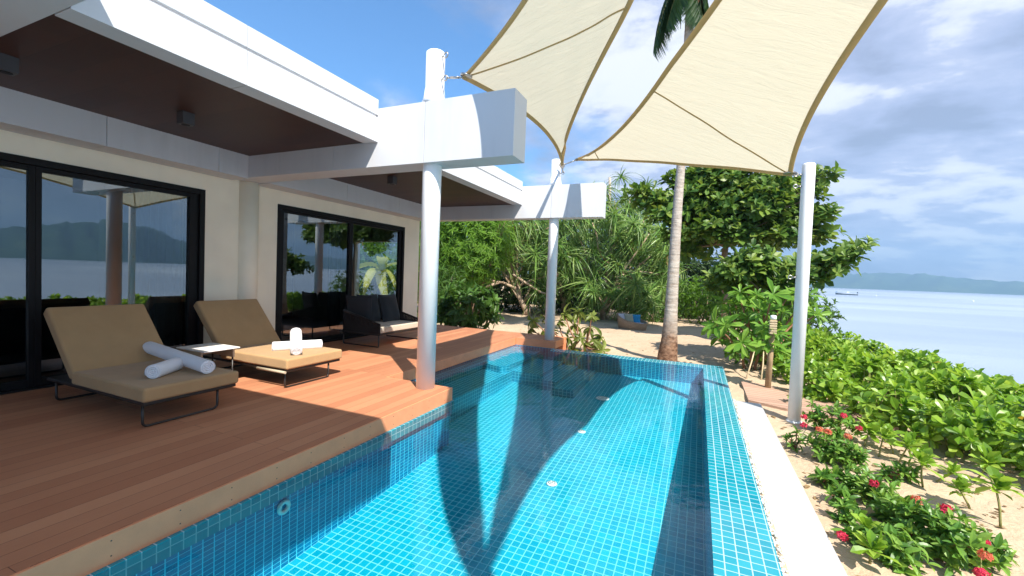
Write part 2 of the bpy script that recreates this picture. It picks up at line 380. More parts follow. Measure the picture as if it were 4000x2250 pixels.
def np_mesh(name, verts, quads, mat, parent=None, loc=None, smooth=False):
    me = bpy.data.meshes.new(name); nv, nf = len(verts), len(quads)
    me.vertices.add(nv); me.vertices.foreach_set('co', np.ascontiguousarray(verts, dtype=np.float32).ravel())
    me.loops.add(nf*4); me.loops.foreach_set('vertex_index', np.ascontiguousarray(quads, dtype=np.int32).ravel())
    me.polygons.add(nf)
    me.polygons.foreach_set('loop_start', np.arange(0, nf*4, 4, dtype=np.int32))
    me.polygons.foreach_set('loop_total', np.full(nf, 4, dtype=np.int32))
    me.polygons.foreach_set('use_smooth', np.full(nf, smooth))
    me.materials.append(mat); me.update(calc_edges=True); me.validate()
    return link(name, me, parent, loc)

# ------------------------------------------------------------------ foliage helpers
def leaf_tpl(segs, width, prof, fold=0.12, droop=0.2, tipdrop=0.0):
    """unit-length leaf along +x: rows of left / mid / right points"""
    vs = []
    for i in range(segs+1):
        t = i/segs; w = width*0.5*prof(t); z = -droop*t*t - tipdrop*t**4
        x = t*(1-0.25*droop*t)
        vs += [(x, -w, z+fold*w*2), (x, 0, z), (x, w, z+fold*w*2)]
    fs = []
    for i in range(segs):
        a = i*3; b = a+3
        fs += [(a, b, b+1, a+1), (a+1, b+1, b+2, a+2)]
    return np.array(vs), np.array(fs)
P_OBOV = lambda t: max(0.06, math.sin(math.pi*min(1, t*0.97)**1.7)**0.75) if t < 0.999 else 0.12
P_ELL = lambda t: max(0.05, math.sin(math.pi*(0.04+0.93*t))**0.9)
P_STRAP = lambda t: max(0.05, (1-t**3)*min(1, 0.6+t*2))
def norm(a): return a/np.maximum(np.linalg.norm(a, axis=-1, keepdims=True), 1e-9)
def instance(tpl, P, X, U, S):
    """leaves at P, pointing along X, upper side towards U, length S"""
    tv, tf = tpl; X = norm(X); Y = norm(np.cross(U, X)); Z = np.cross(X, Y)
    vs = (P[:, None, :] + S[:, None, None]*(tv[None, :, 0:1]*X[:, None, :] + tv[None, :, 1:2]*Y[:, None, :] + tv[None, :, 2:3]*Z[:, None, :])).reshape(-1, 3)
    fs = (tf[None] + (np.arange(len(P))*len(tv))[:, None, None]).reshape(-1, 4)
    return vs, fs
def rosettes(C, A, n, elev, L, tpl, jit=0.25):
    """n leaves round each axis A at C; elev = (low, high) angle in degrees above the rosette's plane"""
    k = len(C); A = norm(A)
    ref = np.where(np.abs(A[:, 2:3]) < 0.9, np.array([[0., 0, 1]]), np.array([[1., 0, 0]]))
    u = norm(np.cross(A, ref)); w = np.cross(A, u)
    az = (np.arange(n)[None]*2.39996 + RNG.uniform(0, 6.28, (k, 1)) + RNG.normal(0, 0.2, (k, n)))
    el = np.radians(elev[0] + (elev[1]-elev[0])*(np.arange(n)[None]/max(1, n-1)) + RNG.normal(0, 8, (k, n)))
    D = (np.cos(az)[..., None]*u[:, None] + np.sin(az)[..., None]*w[:, None])
    X = D*np.cos(el)[..., None] + A[:, None]*np.sin(el)[..., None]
    U = A[:, None]*np.cos(el)[..., None] - D*np.sin(el)[..., None] + RNG.normal(0, jit, (k, n, 3))
    S = L*RNG.uniform(0.5, 1.2, (k, n))*RNG.uniform(0.75, 1.15, (k, 1))
    P = np.repeat(C[:, None], n, 1)
    return instance(tpl, P.reshape(-1, 3), X.reshape(-1, 3), U.reshape(-1, 3), S.reshape(-1))
def blob_points(c, r, n, shell=0.55):
    d = norm(RNG.normal(0, 1, (n, 3))); q = RNG.uniform(shell, 1.0, (n, 1))**0.7
    return np.array(c)+d*q*np.array(r), d
def cat(parts):
    vs, fs, o = [], [], 0
    for v, f in parts: vs.append(v); fs.append(f+o); o += len(v)
    return np.concatenate(vs), np.concatenate(fs)
T_OBOV = leaf_tpl(4, 0.46, P_OBOV, 0.15, 0.18)
T_ELL = leaf_tpl(4, 0.36, P_ELL, 0.2, 0.22)
T_WIDE = leaf_tpl(4, 0.50, P_ELL, 0.15, 0.15)
T_STRAP = leaf_tpl(6, 0.055, P_STRAP, 0.4, 0.45, 0.35)
T_STRAP2 = leaf_tpl(6, 0.055, P_STRAP, 0.4, 0.75, 0.5)
T_NARROW = leaf_tpl(2, 0.16, P_ELL, 0.2, 0.15)
T_LEAFLET = leaf_tpl(3, 0.07, P_STRAP, 0.3, 0.35)
def curve(a, b, sag=0.0, n=7, wig=0.0):
    a, b = V(a), V(b); out_ = []
    for i in range(n):
        t = i/(n-1); p = a.lerp(b, t); p.z += sag*4*t*(1-t)
        if 0 < i < n-1: p += V((random.uniform(-wig, wig), random.uniform(-wig, wig), random.uniform(-wig, wig)))
        out_.append(p)
    return out_
SUN_E, SKY_S, EXPO, HAZE = 5.0, 0.10, 1.05, 0.00036
# ================================================================== ground, sea, hills
def zs(x, y):
    z = -0.42 if y < 9.5 else -0.42+0.04*min(1, (y-9.5)/4)
    lim = 4.6 if y < 13 else max(-12.0, 4.6-0.22*(y-13))
    if x > lim: z -= 0.30*(x-lim) + 0.02*(x-lim)**2
    if y > 30: z -= 0.0
    if x > -1 or y > 11: z += 0.018*math.sin(3.1*x+1.3*y)+0.014*math.sin(5.3*y-2.2*x)+0.01*math.sin(9*x+7*y)
    return max(z, -4.6)
def axis_lines(segs):
    out_ = []
    for a, b, st in segs:
        k = max(1, int(round((b-a)/st))); out_ += [a+(b-a)*i/k for i in range(k)]
    return out_+[segs[-1][1]]
gx = axis_lines([(-4000, -300, 1000), (-300, -60, 60), (-60, -12, 6), (-12, 0.575, 0.419), (0.575, 9, 0.15), (9, 20, 1.0)])
gy = axis_lines([(-80, -20, 15), (-20, -2.2, 3), (-2.2, 10.2, 0.155), (10.2, 30, 0.3), (30, 80, 6), (80, 300, 60), (300, 4000, 1200)])
mb = MB(); idx = {}
def gv(i, j):
    if (i, j) not in idx:
        idx[(i, j)] = len(mb.v); mb.v.append((gx[i], gy[j], zs(gx[i], gy[j])))
    return idx[(i, j)]
for i in range(len(gx)-1):
    for j in range(len(gy)-1):
        cx, cy = (gx[i]+gx[i+1])/2, (gy[j]+gy[j+1])/2
        if -12 < cx < 0.575 and -20 < cy < 10.2: continue
        mb.f.append((gv(i, j), gv(i+1, j), gv(i+1, j+1), gv(i, j+1))); mb.sm.append(True)
struct(mb.build('sand', M['sand']))
sx = axis_lines([(-4800, -200, 1000), (-200, 200, 50), (200, 4800, 500)])
mb = MB()
for i in range(len(sx)-1):
    for j in range(len(sx)-1):
        if sx[i+1] < -0.1 and sx[i] > -4000 and abs((sx[j]+sx[j+1])/2) < 30: pass
        mb.quad((sx[i], sx[j], -3.7), (sx[i+1], sx[j], -3.7), (sx[i+1], sx[j+1], -3.7), (sx[i], sx[j+1], -3.7))
struct(mb.build('sea', M['sea']))

# hills beyond the water: elevation of the crest (degrees) against bearing (degrees right of the pool's long axis)
HB = [-40, 0, 5, 9, 12, 15, 18, 21, 24, 27, 31, 36, 42, 47, 52, 56, 59.5, 60.5, 62, 63.4, 65.2, 66.4, 68.9, 71.2, 73.7, 78, 84, 90, 100, 115]
HE = [0.5, 0.7, 0.95, 1.25, 1.38, 1.55, 1.72, 1.55, 1.2, 1.05, 0.85, 0.95, 1.25, 1.35, 1.7, 1.75, 1.85, 2.15, 2.85, 3.45, 3.75, 4.15, 3.5, 3.0, 2.45, 2.0, 1.6, 1.4, 1.1, 0.8]
HR = lambda b: 3300 - 1500*min(1, max(0, (b-40)/25))
nb, nr = 520, 26; hv = np.zeros((nb, nr, 3)); bs = np.linspace(-40, 115, nb)
ph = RNG.uniform(0, 6.28, 12)
for i, b in enumerate(bs):
    el = np.interp(b, HB, HE); r0 = HR(b); crest = math.tan(R(el))*r0*1.16
    crest *= 1+0.02*math.sin(b*1.9+ph[0])+0.03*math.sin(b*4.3+ph[1])+0.018*math.sin(b*11+ph[2])+0.010*math.sin(b*29+ph[3])
    for j in range(nr):
        t = j/(nr-1); r = r0*(1+0.34*t)
        prof = math.sin(min(1, t/0.5)*math.pi/2)**1.2 if t < 0.5 else max(0, 1-(t-0.5)*0.9)
        rid = 0.72+0.28*(0.5+0.5*math.sin(b*1.15+t*5+ph[4]))+0.12*math.sin(b*3.1-t*9+ph[5])+0.05*math.sin(b*8.3+t*17+ph[6])
        k = min(1, t/0.5); w = rid*(1-k**3)+k**3
        hv[i, j] = (r*math.sin(R(b)), r*math.cos(R(b)), -4.2+(crest+3.7)*prof*w)
q = np.arange(nb*nr).reshape(nb, nr)
hq = np.stack([q[:-1, :-1], q[1:, :-1], q[1:, 1:], q[:-1, 1:]], -1).reshape(-1, 4)
hills = struct(np_mesh('hills', hv.reshape(-1, 3), hq[:, ::-1], M['hill'], smooth=True))
# ================================================================== the villa
villa = thing('villa', 'white flat roofed villa with cream wall, dark soffit and sliding glass doors facing the pool', 'house')
WX = -7.3
W1, W2 = (-1.9, 4.33, 2.775), (5.615, 9.40, 2.77)
mb = MB()
mb.box(WX-0.22, WX, 4.33, 5.615, -0.1, 3.1); mb.box(WX-0.22, WX, 9.40, 10.06, -0.1, 3.1)
mb.box(WX-0.22, WX, -2.4, 4.33, 2.775, 3.1); mb.box(WX-0.22, WX, 5.615, 9.40, 2.77, 3.1)
mb.build('wall', M['cream'], villa)
mb = MB(); mb.lathe([(0.17, -0.05), (0.17, 3.04)], 36, WX-0.02, 5.05); mb.build('pilaster', M['cream'], villa)
# end wall with a window opening
mb = MB()
mb.box(-12.2, -9.45, 9.86, 10.055, -0.1, 3.1); mb.box(-7.85, WX-0.22, 9.86, 10.055, -0.1, 3.1); mb.box(-9.45, -7.85, 9.86, 10.055, 2.42, 3.1)
mb.build('end_wall', M['cream'], villa)
mb = MB()
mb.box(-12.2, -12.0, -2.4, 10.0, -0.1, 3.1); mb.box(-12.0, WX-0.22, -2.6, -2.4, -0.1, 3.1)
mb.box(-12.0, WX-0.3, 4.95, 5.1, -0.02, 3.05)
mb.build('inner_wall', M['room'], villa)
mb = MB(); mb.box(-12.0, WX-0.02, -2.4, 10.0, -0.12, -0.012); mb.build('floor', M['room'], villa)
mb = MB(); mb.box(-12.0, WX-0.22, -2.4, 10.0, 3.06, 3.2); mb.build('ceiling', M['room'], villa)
# beams, panel by panel with open joints
def panel_beam(xs, y0, y1, z0, z1):
    mb = MB(); g = 0.003
    for a, b in zip(xs[:-1], xs[1:]): mb.box(a+g, b-g, y0, y1, z0, z1)
    mb.box(xs[0]+0.01, xs[-1]-0.012, y0+0.012, y1-0.012, z0+0.012, z1-0.012)
    return mb
panel_beam([-7.28, -6.16, -5.02, -3.42, -2.12], 4.75, 5.13, 3.04, 3.845).build('beam', M['white'], villa, 0.004)
panel_beam([-7.28, -6.16, -5.02, -3.42, -2.14], 10.06, 10.40, 3.04, 3.845).build('beam', M['white'], villa, 0.004)
def long_panel(ys, x0, x1, z0, z1):
    mb = MB(); g = 0.003
    for a, b in zip(ys[:-1], ys[1:]): mb.box(x0, x1, a+g, b-g, z0, z1)
    mb.box(x0+0.012, x1-0.012, ys[0]+0.01, ys[-1]-0.01, z0+0.012, z1-0.012)
    return mb
long_panel([-2.4, 0.6, 2.903, 4.27, 4.747], -7.29, -6.87, 3.02, 3.62).build('lintel', M['white'], villa, 0.004)
long_panel([5.133, 6.9, 8.6, 10.057], -7.29, -6.87, 3.02, 3.62).build('lintel', M['white'], villa, 0.004)
for ys in ([1.56, 2.862, 4.747], [5.133, 7.66, 10.057]):
    mb = long_panel(ys, -4.43, -4.19, 3.378, 3.716)
    up = long_panel(ys, -4.43, -4.195, 3.75, 3.962); mb.add(up.v, up.f)
    mb.box(-4.42, -4.225, ys[0]+0.01, ys[-1]-0.01, 3.70, 3.77)
    mb.build('fascia', M['white'], villa, 0.003)
for y0, y1 in ((-2.4, 4.75), (5.13, 10.06)):
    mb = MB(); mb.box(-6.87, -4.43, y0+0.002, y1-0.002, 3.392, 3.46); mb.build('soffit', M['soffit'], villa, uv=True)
mb = MB(); mb.box(-12.6, -4.44, -2.4, 10.38, 3.64, 3.93); mb.build('roof', M['white'], villa)
mb = MB(); mb.box(-12.6, -0.55, -3.4, 1.555, 3.382, 3.845); mb.build('canopy', M['white'], villa, 0.004)
# columns
def column(cx, cy, r, top, gus):
    mb = MB(); mb.lathe([(r, -0.03), (r, top-0.012), (r-0.012, top)], 48, cx, cy)
    c = mb.build('column', M['whitepost'], villa)
    f = MB(); f.lathe([(r+0.055, 3.845), (r+0.02, 3.93), (r+0.003, 4.06)], 40, cx, cy); f.build('collar', M['whitepost'], c)
    return c
c1 = column(-3.40, 4.93, 0.127, 4.56, 0)
c2 = column(-3.39, 10.25, 0.122, 4.50, 0)
def eye(parent, p, d, r=0.035):
    p = V(p); d = V(d).normalized(); mb = MB()
    mb.tube([p-d*0.02, p+d*0.05], 0.011, 8)
    mb.torus(p+d*(0.05+r), d.cross(V((0, 0, 1))), r, 0.009, 18, 6)
    return mb.build('eye_bolt', M['steel'], parent)
dA = V((0.96, -0.28, 0))
eye(c1, V((-3.40, 4.93, 4.17))+dA*0.125, dA); eye(c1, V((-3.40, 4.93, 4.47))+dA*0.125, dA)
dB = V((0.97, -0.22, 0))
eye(c2, V((-3.39, 10.25, 4.36))+dB*0.12, dB); eye(c2, V((-3.39, 10.25, 4.16))+dB*0.12, dB)
# sliding glass doors
def glazed(y0, y1, zt, stiles, jamb, head):
    mb = MB(); xa, xb = WX-0.13, WX+0.012
    mb.box(xa, xb, y0, y0+0.075, 0.0, zt-0.002); mb.box(xa, xb, y1-0.075, y1, 0.0, zt-0.002)
    mb.box(xa, xb, y0+0.075, y1-0.075, zt-0.085, zt-0.002); mb.box(xa, xb, y0+0.075, y1-0.075, -0.01, 0.03)
    fr = mb.build('door_frame', M['black'], villa, 0.004)
    ys = [y0+0.075]+stiles+[y1-0.075]
    for a, b in zip(ys[:-1], ys[1:]):
        s = MB(); x0, x1 = WX-0.105, WX-0.03; w = 0.055
        wl = jamb if a == ys[0] else w; wr = jamb if b == ys[-1] else w
        s.box(x0, x1, a+0.001, a+wl, 0.031, zt-0.087); s.box(x0, x1, b-wr, b-0.001, 0.031, zt-0.087)
        s.box(x0+0.002, x1-0.002, a+wl, b-wr, zt-0.087-head, zt-0.087); s.box(x0+0.002, x1-0.002, a+wl, b-wr, 0.031, 0.12)
        d = s.build('sliding_door', M['black'], villa, 0.003)
        g = MB(); g.quad((WX-0.07, a+wl, 0.12), (WX-0.07, b-wr, 0.12), (WX-0.07, b-wr, zt-0.087-head), (WX-0.07, a+wl, zt-0.087-head))
        g.build('pane', M['glass'], d)
glazed(W1[0], W1[1], W1[2], [0.36, 2.43], 0.13, 0.06)
glazed(W2[0], W2[1], W2[2], [7.52], 0.09, 0.05)
for x, y in ((-5.72, 3.16), (-5.80, 1.73), (-5.47, 6.62)):
    mb = MB(); mb.box(x-0.065, x+0.065, y-0.065, y+0.065, 3.25, 3.393)
    d = mb.build('downlight', M['downlight'], villa, 0.004)
    mb = MB(); mb.lathe([(0.045, 3.246), (0.045, 3.2505), (0.03, 3.2515)], 20, x, y); mb.build('lens', M['black'], d)
def curtain(y0, y1, label):
    mb = MB(); n = int((y1-y0)/0.012); pts = []
    for i in range(n+1):
        y = y0+(y1-y0)*i/n; pts.append((WX-0.34+0.035*math.sin(y*58)+0.012*math.sin(y*131), y))
    vs = [(x, y, 0.02) for x, y in pts]+[(x+0.004*math.sin(40*y), y, 2.9) for x, y in pts]
    mb.add(vs, [(i, i+1, n+2+i, n+1+i) for i in range(n)], True)
    tag(mb.build('curtain', M['curtain']), label, 'curtain')
curtain(3.50, 4.22, 'grey pleated curtain hanging behind the glass door nearest the loungers')
curtain(7.15, 7.50, 'narrow gathered grey curtain behind the glass door next to the dark sofa')

# ================================================================== deck
mb = MB()
mb.prism([(-7.35, -3), (-3.1, -3), (-3.1, 5.1), (-4.25, 5.1), (-4.25, 10.1), (-3.19, 10.1), (-3.19, 10.93), (-4.3, 10.93), (-4.3, 11.0), (-9.0, 11.0), (-9.0, 10.07), (-7.35, 10.07)], -0.035, 0.0)
deck = struct(mb.build('deck', M['deck'], uv=True))
def face(a, b, z0=-0.18, z1=-0.001, t=0.022):
    mb = MB(); a, b = V((a[0], a[1], 0)), V((b[0], b[1], 0)); d = (b-a).normalized(); n = V((d.y, -d.x, 0))
    mb.prism([tuple((a+n*0.001).xy), tuple((b+n*0.001).xy), tuple((b+n*t).xy), tuple((a+n*t).xy)], z0, z1)
    o = mb.build('edge_board', M['deckface'], deck, 0.003); return o
face((-3.1, -3), (-3.1, 5.122)); face((-3.1, 5.1), (-4.25, 5.1)); face((-4.25, 5.124), (-4.25, 10.076))
face((-4.25, 10.1), (-3.168, 10.1)) if False else None
mbp = MB(); mbp.box(-4.226, -3.168, 10.076, 10.099, -0.18, -0.001); mbp.build('edge_board', M['deckface'], deck, 0.003)
mbp = MB(); mbp.box(-3.189, -3.168, 10.0995, 10.93, -0.18, -0.001); mbp.build('edge_board', M['deckface'], deck, 0.003)
mbp = MB(); mbp.box(-9.0, -3.168, 11.001, 11.022, -0.4, -0.001); mbp.build('edge_board', M['deckface'], deck, 0.003)
mb = MB()
for k in range(26):
    y = 0.6+k*0.36+random.uniform(-0.02, 0.02)
    for zz in (-0.045, -0.135):
        if y < 5.0: mb.box(-3.0795, -3.0765, y, y+0.007, zz, zz+0.007)
        elif y < 10: mb.box(-4.2295, -4.2265, y, y+0.007, zz, zz+0.007)
mb.build('screw', M['darkmetal'], deck)

# ================================================================== swimming pool
pool = thing('swimming_pool', 'blue tiled infinity pool between the timber deck and the sand', 'swimming pool')
zf = lambda y: -0.94+0.055*(y-2.5)
XR, YF = 0.165, 9.72
def grid_quad(mb, y0, y1, x0, x1, n=8):
    for i in range(n):
        a = y0+(y1-y0)*i/n; b = y0+(y1-y0)*(i+1)/n
        mb.quad((x0, a, zf(a)), (x1, a, zf(a)), (x1, b, zf(b)), (x0, b, zf(b)))
mb = MB(); grid_quad(mb, -3, 5.1, -3.1, XR); grid_quad(mb, 5.1, YF, -4.25, XR)
mb.build('pool_floor', M['tile_floor'], pool, uv=True)
mb = MB()
mb.quad((-3.1, -3, -1.4), (-3.1, 5.1, -1.4), (-3.1, 5.1, -0.178), (-3.1, -3, -0.178))
mb.quad((-3.1, 5.1, -1.4), (-4.25, 5.1, -1.4), (-4.25, 5.1, -0.178), (-3.1, 5.1, -0.178))
mb.quad((-4.25, 5.1, -1.2), (-4.25, 10.08, -1.2), (-4.25, 10.08, -0.178), (-4.25, 5.1, -0.178))
mb.quad((-4.25, 10.07, -1.0), (-3.19, 10.07, -1.0), (-3.19, 10.07, -0.178), (-4.25, 10.07, -0.178))
mb.quad((-3.19, 10.07, -1.0), (-3.19, YF, -1.0), (-3.19, YF, -0.178), (-3.19, 10.07, -0.178))
mb.quad((-3.19, YF, -1.0), (XR, YF, -1.0), (XR, YF, -0.182), (-3.19, YF, -0.182))
mb.quad((XR, YF, -1.4), (XR, -3, -1.4), (XR, -3, -0.182), (XR, YF, -0.182))
mb.quad((-3.1, -3, -1.4), (XR, -3, -1.4), (XR, -3, -0.18), (-3.1, -3, -0.18))
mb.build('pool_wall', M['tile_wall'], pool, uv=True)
mb = MB(); mb.box(XR+0.001, XR+0.391, -3, YF+0.391, -0.9, -0.180); mb.build('infinity_edge', M['tile_rim'], pool, uv=True)
mb = MB(); mb.box(-3.185, XR, YF+0.001, YF+0.391, -0.9, -0.181); mb.build('infinity_edge', M['tile_rim'], pool, uv=True)
mb = MB(); mb.box(-3.099, -3.045, -3, 5.12, -0.30, -0.1795); mb.build('waterline_tiles', M['tile_rim'], pool, uv=True)
# benches and steps (their edges carry a row of trim)
def block(name, x0, x1, y0, y1, zt, mat='tile_wall2'):
    mb = MB(); mb.box(x0, x1, y0, y1, zt-0.9, zt); return mb.build(name, M[mat], pool, uv=True)
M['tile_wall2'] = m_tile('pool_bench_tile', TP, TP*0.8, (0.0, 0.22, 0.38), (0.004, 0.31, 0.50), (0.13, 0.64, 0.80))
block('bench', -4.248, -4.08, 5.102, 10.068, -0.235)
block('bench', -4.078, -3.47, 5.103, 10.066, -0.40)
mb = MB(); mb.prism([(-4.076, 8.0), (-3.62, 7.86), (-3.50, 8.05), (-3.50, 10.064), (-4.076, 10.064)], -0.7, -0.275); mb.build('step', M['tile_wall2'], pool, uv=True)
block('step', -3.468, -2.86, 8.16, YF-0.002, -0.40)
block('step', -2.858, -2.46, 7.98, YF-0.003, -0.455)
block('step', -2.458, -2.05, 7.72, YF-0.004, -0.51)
for (vx, vy), r in (((1388, 1218), 0.062), ((1463, 1087), 0.062), ((1516, 1003), 0.125)):
    p = at(vx, vy, 2, zf(at(vx, vy, 2, -0.8).y)); p = at(vx, vy, 2, zf(p.y))
    mb = MB(); mb.lathe([(r*0.98, 0.0), (r, 0.008), (r*0.85, 0.016), (0.01, 0.018)], 28)
    d = mb.build('drain', M['whitepost'], pool, loc=(p.x, p.y, p.z+0.001))
    mb = MB(); mb.torus((0, 0, 0.019), (0, 0, 1), r*0.62, 0.004, 24, 6); mb.torus((0, 0, 0.019), (0, 0, 1), r*0.2, 0.004, 16, 6)
    mb.build('grate', M['steel'], d)
mb = MB(); mb.torus((-3.09, 2.49, -0.41), (1, 0, 0), 0.045, 0.018, 24, 8); mb.build('inlet', M['whitepost'], pool)
mb = MB()
mb.quad((-3.098, -3, -0.184), (XR, -3, -0.184), (XR, YF, -0.184), (-3.098, YF, -0.184))
mb.quad((-4.248, 5.102, -0.184), (-3.098, 5.102, -0.184), (-3.098, YF, -0.184), (-4.248, YF, -0.184))
mb.quad((-4.248, YF, -0.184), (-3.192, YF, -0.184), (-3.192, 10.068, -0.184), (-4.248, 10.068, -0.184))
struct(mb.build('pool_water', M['water']))

# pebbles, white ledge, boardwalk
n = 1500; P = np.stack([RNG.uniform(0.572, 0.632, n), RNG.uniform(-0.5, 8.0, n), RNG.uniform(-0.335, -0.315, n)], 1)
bx = np.array([(-1,-1,-1),(1,-1,-1),(1,1,-1),(-1,1,-1),(-1,-1,1),(1,-1,1),(1,1,1),(-1,1,1)])*1.0
bq = np.array([(0,3,2,1),(4,5,6,7),(0,1,5,4),(1,2,6,5),(2,3,7,6),(3,0,4,7)])
sz = RNG.uniform(0.005, 0.014, (n, 1, 3)); ang = RNG.uniform(0, 6.28, n)
pv = bx[None]*sz*RNG.uniform(0.6, 1.0, (n, 8, 1)); c, s = np.cos(ang)[:, None], np.sin(ang)[:, None]
pv = np.stack([pv[..., 0]*c-pv[..., 1]*s, pv[..., 0]*s+pv[..., 1]*c, pv[..., 2]], -1)+P[:, None]
o = np_mesh('pebbles', pv.reshape(-1, 3), (bq[None]+(np.arange(n)*8)[:, None, None]).reshape(-1, 4), M['pebble'], smooth=True)
o['kind'] = 'stuff'; o['label'] = 'small pale pebbles filling the gutter beside the infinity edge'
mb = MB(); mb.box(0.558, 0.645, -3, 8.0, -0.6, -0.335); struct(mb.build('gutter', M['sand']))
mb = MB(); mb.box(0.636, 1.012, -3, 7.95, -0.7, -0.335)
tag(mb.build('low_wall', M['ledge'], bev=0.012), 'smooth white concrete ledge running between the pool gutter and the planted sand', 'wall')
mb = MB(); mb.prism([(0.86, 8.22), (1.37, 7.95), (2.7, 7.75), (2.9, 9.35), (1.64, 9.52), (0.87, 9.76)], -0.44, -0.36)
struct(mb.build('boardwalk', M['walk'], uv=True))

# ================================================================== posts and shade sails
def sail_post(x, y, z0, top, r, label, eyes):
    t = thing('sail_post', label, 'post', (x, y, z0)); h = top-z0
    mb = MB(); mb.lathe([(r, -0.2), (r, h-0.03), (r-0.006, h-0.012), (r-0.02, h)], 40); mb.build('pole', M['whitepost'], t)
    mb = MB(); mb.lathe([(r+0.02, 0.0), (r+0.02, 0.02), (r+0.003, 0.03)], 32); mb.build('foot', M['whitepost'], t)
    for z, d in eyes:
        d = V(d).normalized(); eye(t, V((0, 0, z-z0))+d*r, d, 0.026)
    return t
sail_post(1.385, 7.45, -0.42, 3.38, 0.084, 'freestanding slim white sail post between the pool edge and the leafy hedge', [(3.22, (-1, -0.2, 0)), (3.05, (-1, -0.2, 0)), (1.72, (-1, -0.2, 0))])
sail_post(2.75, -0.85, -0.42, 5.6, 0.084, 'tall white post beside the low wall holding the near corners of both sails', [(5.42, (-1, 0.5, 0)), (4.62, (-1, 0.9, 0))])
def sail(label, C, D, seams, corners, wr=1.0, name='shade_sail'):
    t = thing(name, label, 'sail', C[0])
    C = [V(c) for c in C]; o = C[0]
    cen = (C[0]+C[1]+C[2])/3; nrm_ = (C[1]-C[0]).cross(C[2]-C[0]).normalized()
    Dv = {}
    for (i, j), s in D.items():
        mid = (C[i]+C[j])/2; e = (C[j]-C[i]).normalized(); w = cen-mid; w = (w-e*w.dot(e)).normalized(); Dv[(i, j)] = (w*s[0], s[1], s[2])
    def P(b0, b1, b2):
        b = (b0, b1, b2); p = C[0]*b0+C[1]*b1+C[2]*b2
        for (i, j), (d, k_, e_) in Dv.items(): tj = b[j]/max(1e-6, b[i]+b[j]); p = p+d*(4*b[i]*b[j]*(1+k_*(b[i]-b[j])))+(d.normalized()*(e_*math.sin(math.pi*(tj-0.45)/0.55)*min(1, 4*b[i]*b[j]/max(1e-6, 4*tj*(1-tj))) if j == 2 and tj > 0.45 else 0.0))
        p = p+nrm_*((0.010*math.sin(21*b1+4*b2)+0.007*math.sin(34*b2-11*b0))*min(1, 14*min(b0+b1, b1+b2, b0+b2))*wr)
        return p-o
    n = 44; mb = MB(); id_ = {}
    for i in range(n+1):
        for j in range(n+1-i):
            id_[(i, j)] = len(mb.v); p = P(1-(i+j)/n, i/n, j/n)
            mb.v.append(tuple(p))
    for i in range(n):
        for j in range(n-i):
            mb.f.append((id_[(i, j)], id_[(i+1, j)], id_[(i, j+1)])); mb.sm.append(True)
            if i+j < n-1: mb.f.append((id_[(i+1, j)], id_[(i+1, j+1)], id_[(i, j+1)])); mb.sm.append(True)
    mb.build('fabric', M['sail'], t)
    bar = [(1, 0, 0), (0, 1, 0), (0, 0, 1)]
    for i, j in ((0, 1), (1, 2), (2, 0)):
        pts = [P(*[bar[i][k]*(1-u)+bar[j][k]*u for k in range(3)]) for u in [q/48 for q in range(49)]]
        mb = MB(); vs = []
        cz = P(1/3, 1/3, 1/3)
        for k_, p in enumerate(pts):   # a flat folded hem with the cable inside
            tn = (pts[min(k_+1, 48)]-pts[max(k_-1, 0)]).normalized(); w = cz-p; w = (w-tn*w.dot(tn)).normalized(); nn = tn.cross(w)
            vs += [p-w*0.018-nn*0.004, p+w*0.045-nn*0.006, p+w*0.045+nn*0.006, p-w*0.018+nn*0.016]
        mb.add(vs, [(q*4+a, q*4+(a+1) % 4, q*4+4+(a+1) % 4, q*4+4+a) for q in range(48) for a in range(4)], False)
        mb.build('hem', M['hem'], t)
    for a, b in seams:
        pts = [P(*[a[k]*(1-u)+b[k]*u for k in range(3)]) for u in [q/24 for q in range(25)]]
        mb = MB(); mb.tube(pts, 0.013, 6); mb.build('seam', M['hem'], t)
    for i, anchor in corners:
        a = V(anchor)-o; c = P(*bar[i]); d = (a-c).normalized(); cz_ = (P(1/3, 1/3, 1/3)-c).normalized()
        nrm = d.cross(V((0, 0, 1))).normalized().cross(d)
        mb = MB(); q = c+cz_*0.05; rot = nrm.to_track_quat('Z', 'X').to_matrix().to_4x4(); rot.translation = q
        k0 = len(mb.v); mb.lathe([(0.075, -0.012), (0.078, 0.0), (0.075, 0.012)], 20); mb.v[k0:] = [tuple(rot @ V(p)) for p in mb.v[k0:]]
        for s in (-0.03, 0.03):
            e = d.cross(nrm)*s; mb.tube([q+e-d*0.03, q+e*0.4+d*0.09], 0.012, 6)
        pl = mb.build('corner_plate', M['steel'], t)
        mb = MB(); L = (a-c).length; mb.tube([c, c+d*L], 0.007, 6); mb.tube([c+d*L*0.25, c+d*L*0.7], 0.016, 8)
        mb.torus(c+d*L*0.16, nrm, 0.022, 0.007, 14, 6); mb.torus(c+d*L*0.86, nrm, 0.022, 0.007, 14, 6)
        mb.build('turnbuckle', M['steel'], t)
    return t
eA1 = V((-3.40, 4.93, 4.17))+dA*0.22; eA2 = V((-3.39, 10.25, 4.16))+dB*0.21; eB2 = V((-3.39, 10.25, 4.36))+dB*0.21
A1, A2, NA = (-2.87, 4.78, 4.09), tuple(at(1413, 417, 1, 10.13)), (2.44, -0.579, 5.385)
B2, B3, NB = tuple(at(1452, 402, 1, 10.10)), tuple(at(1990, 440, 1, 7.42)), (1.754, 0.148, 4.494)
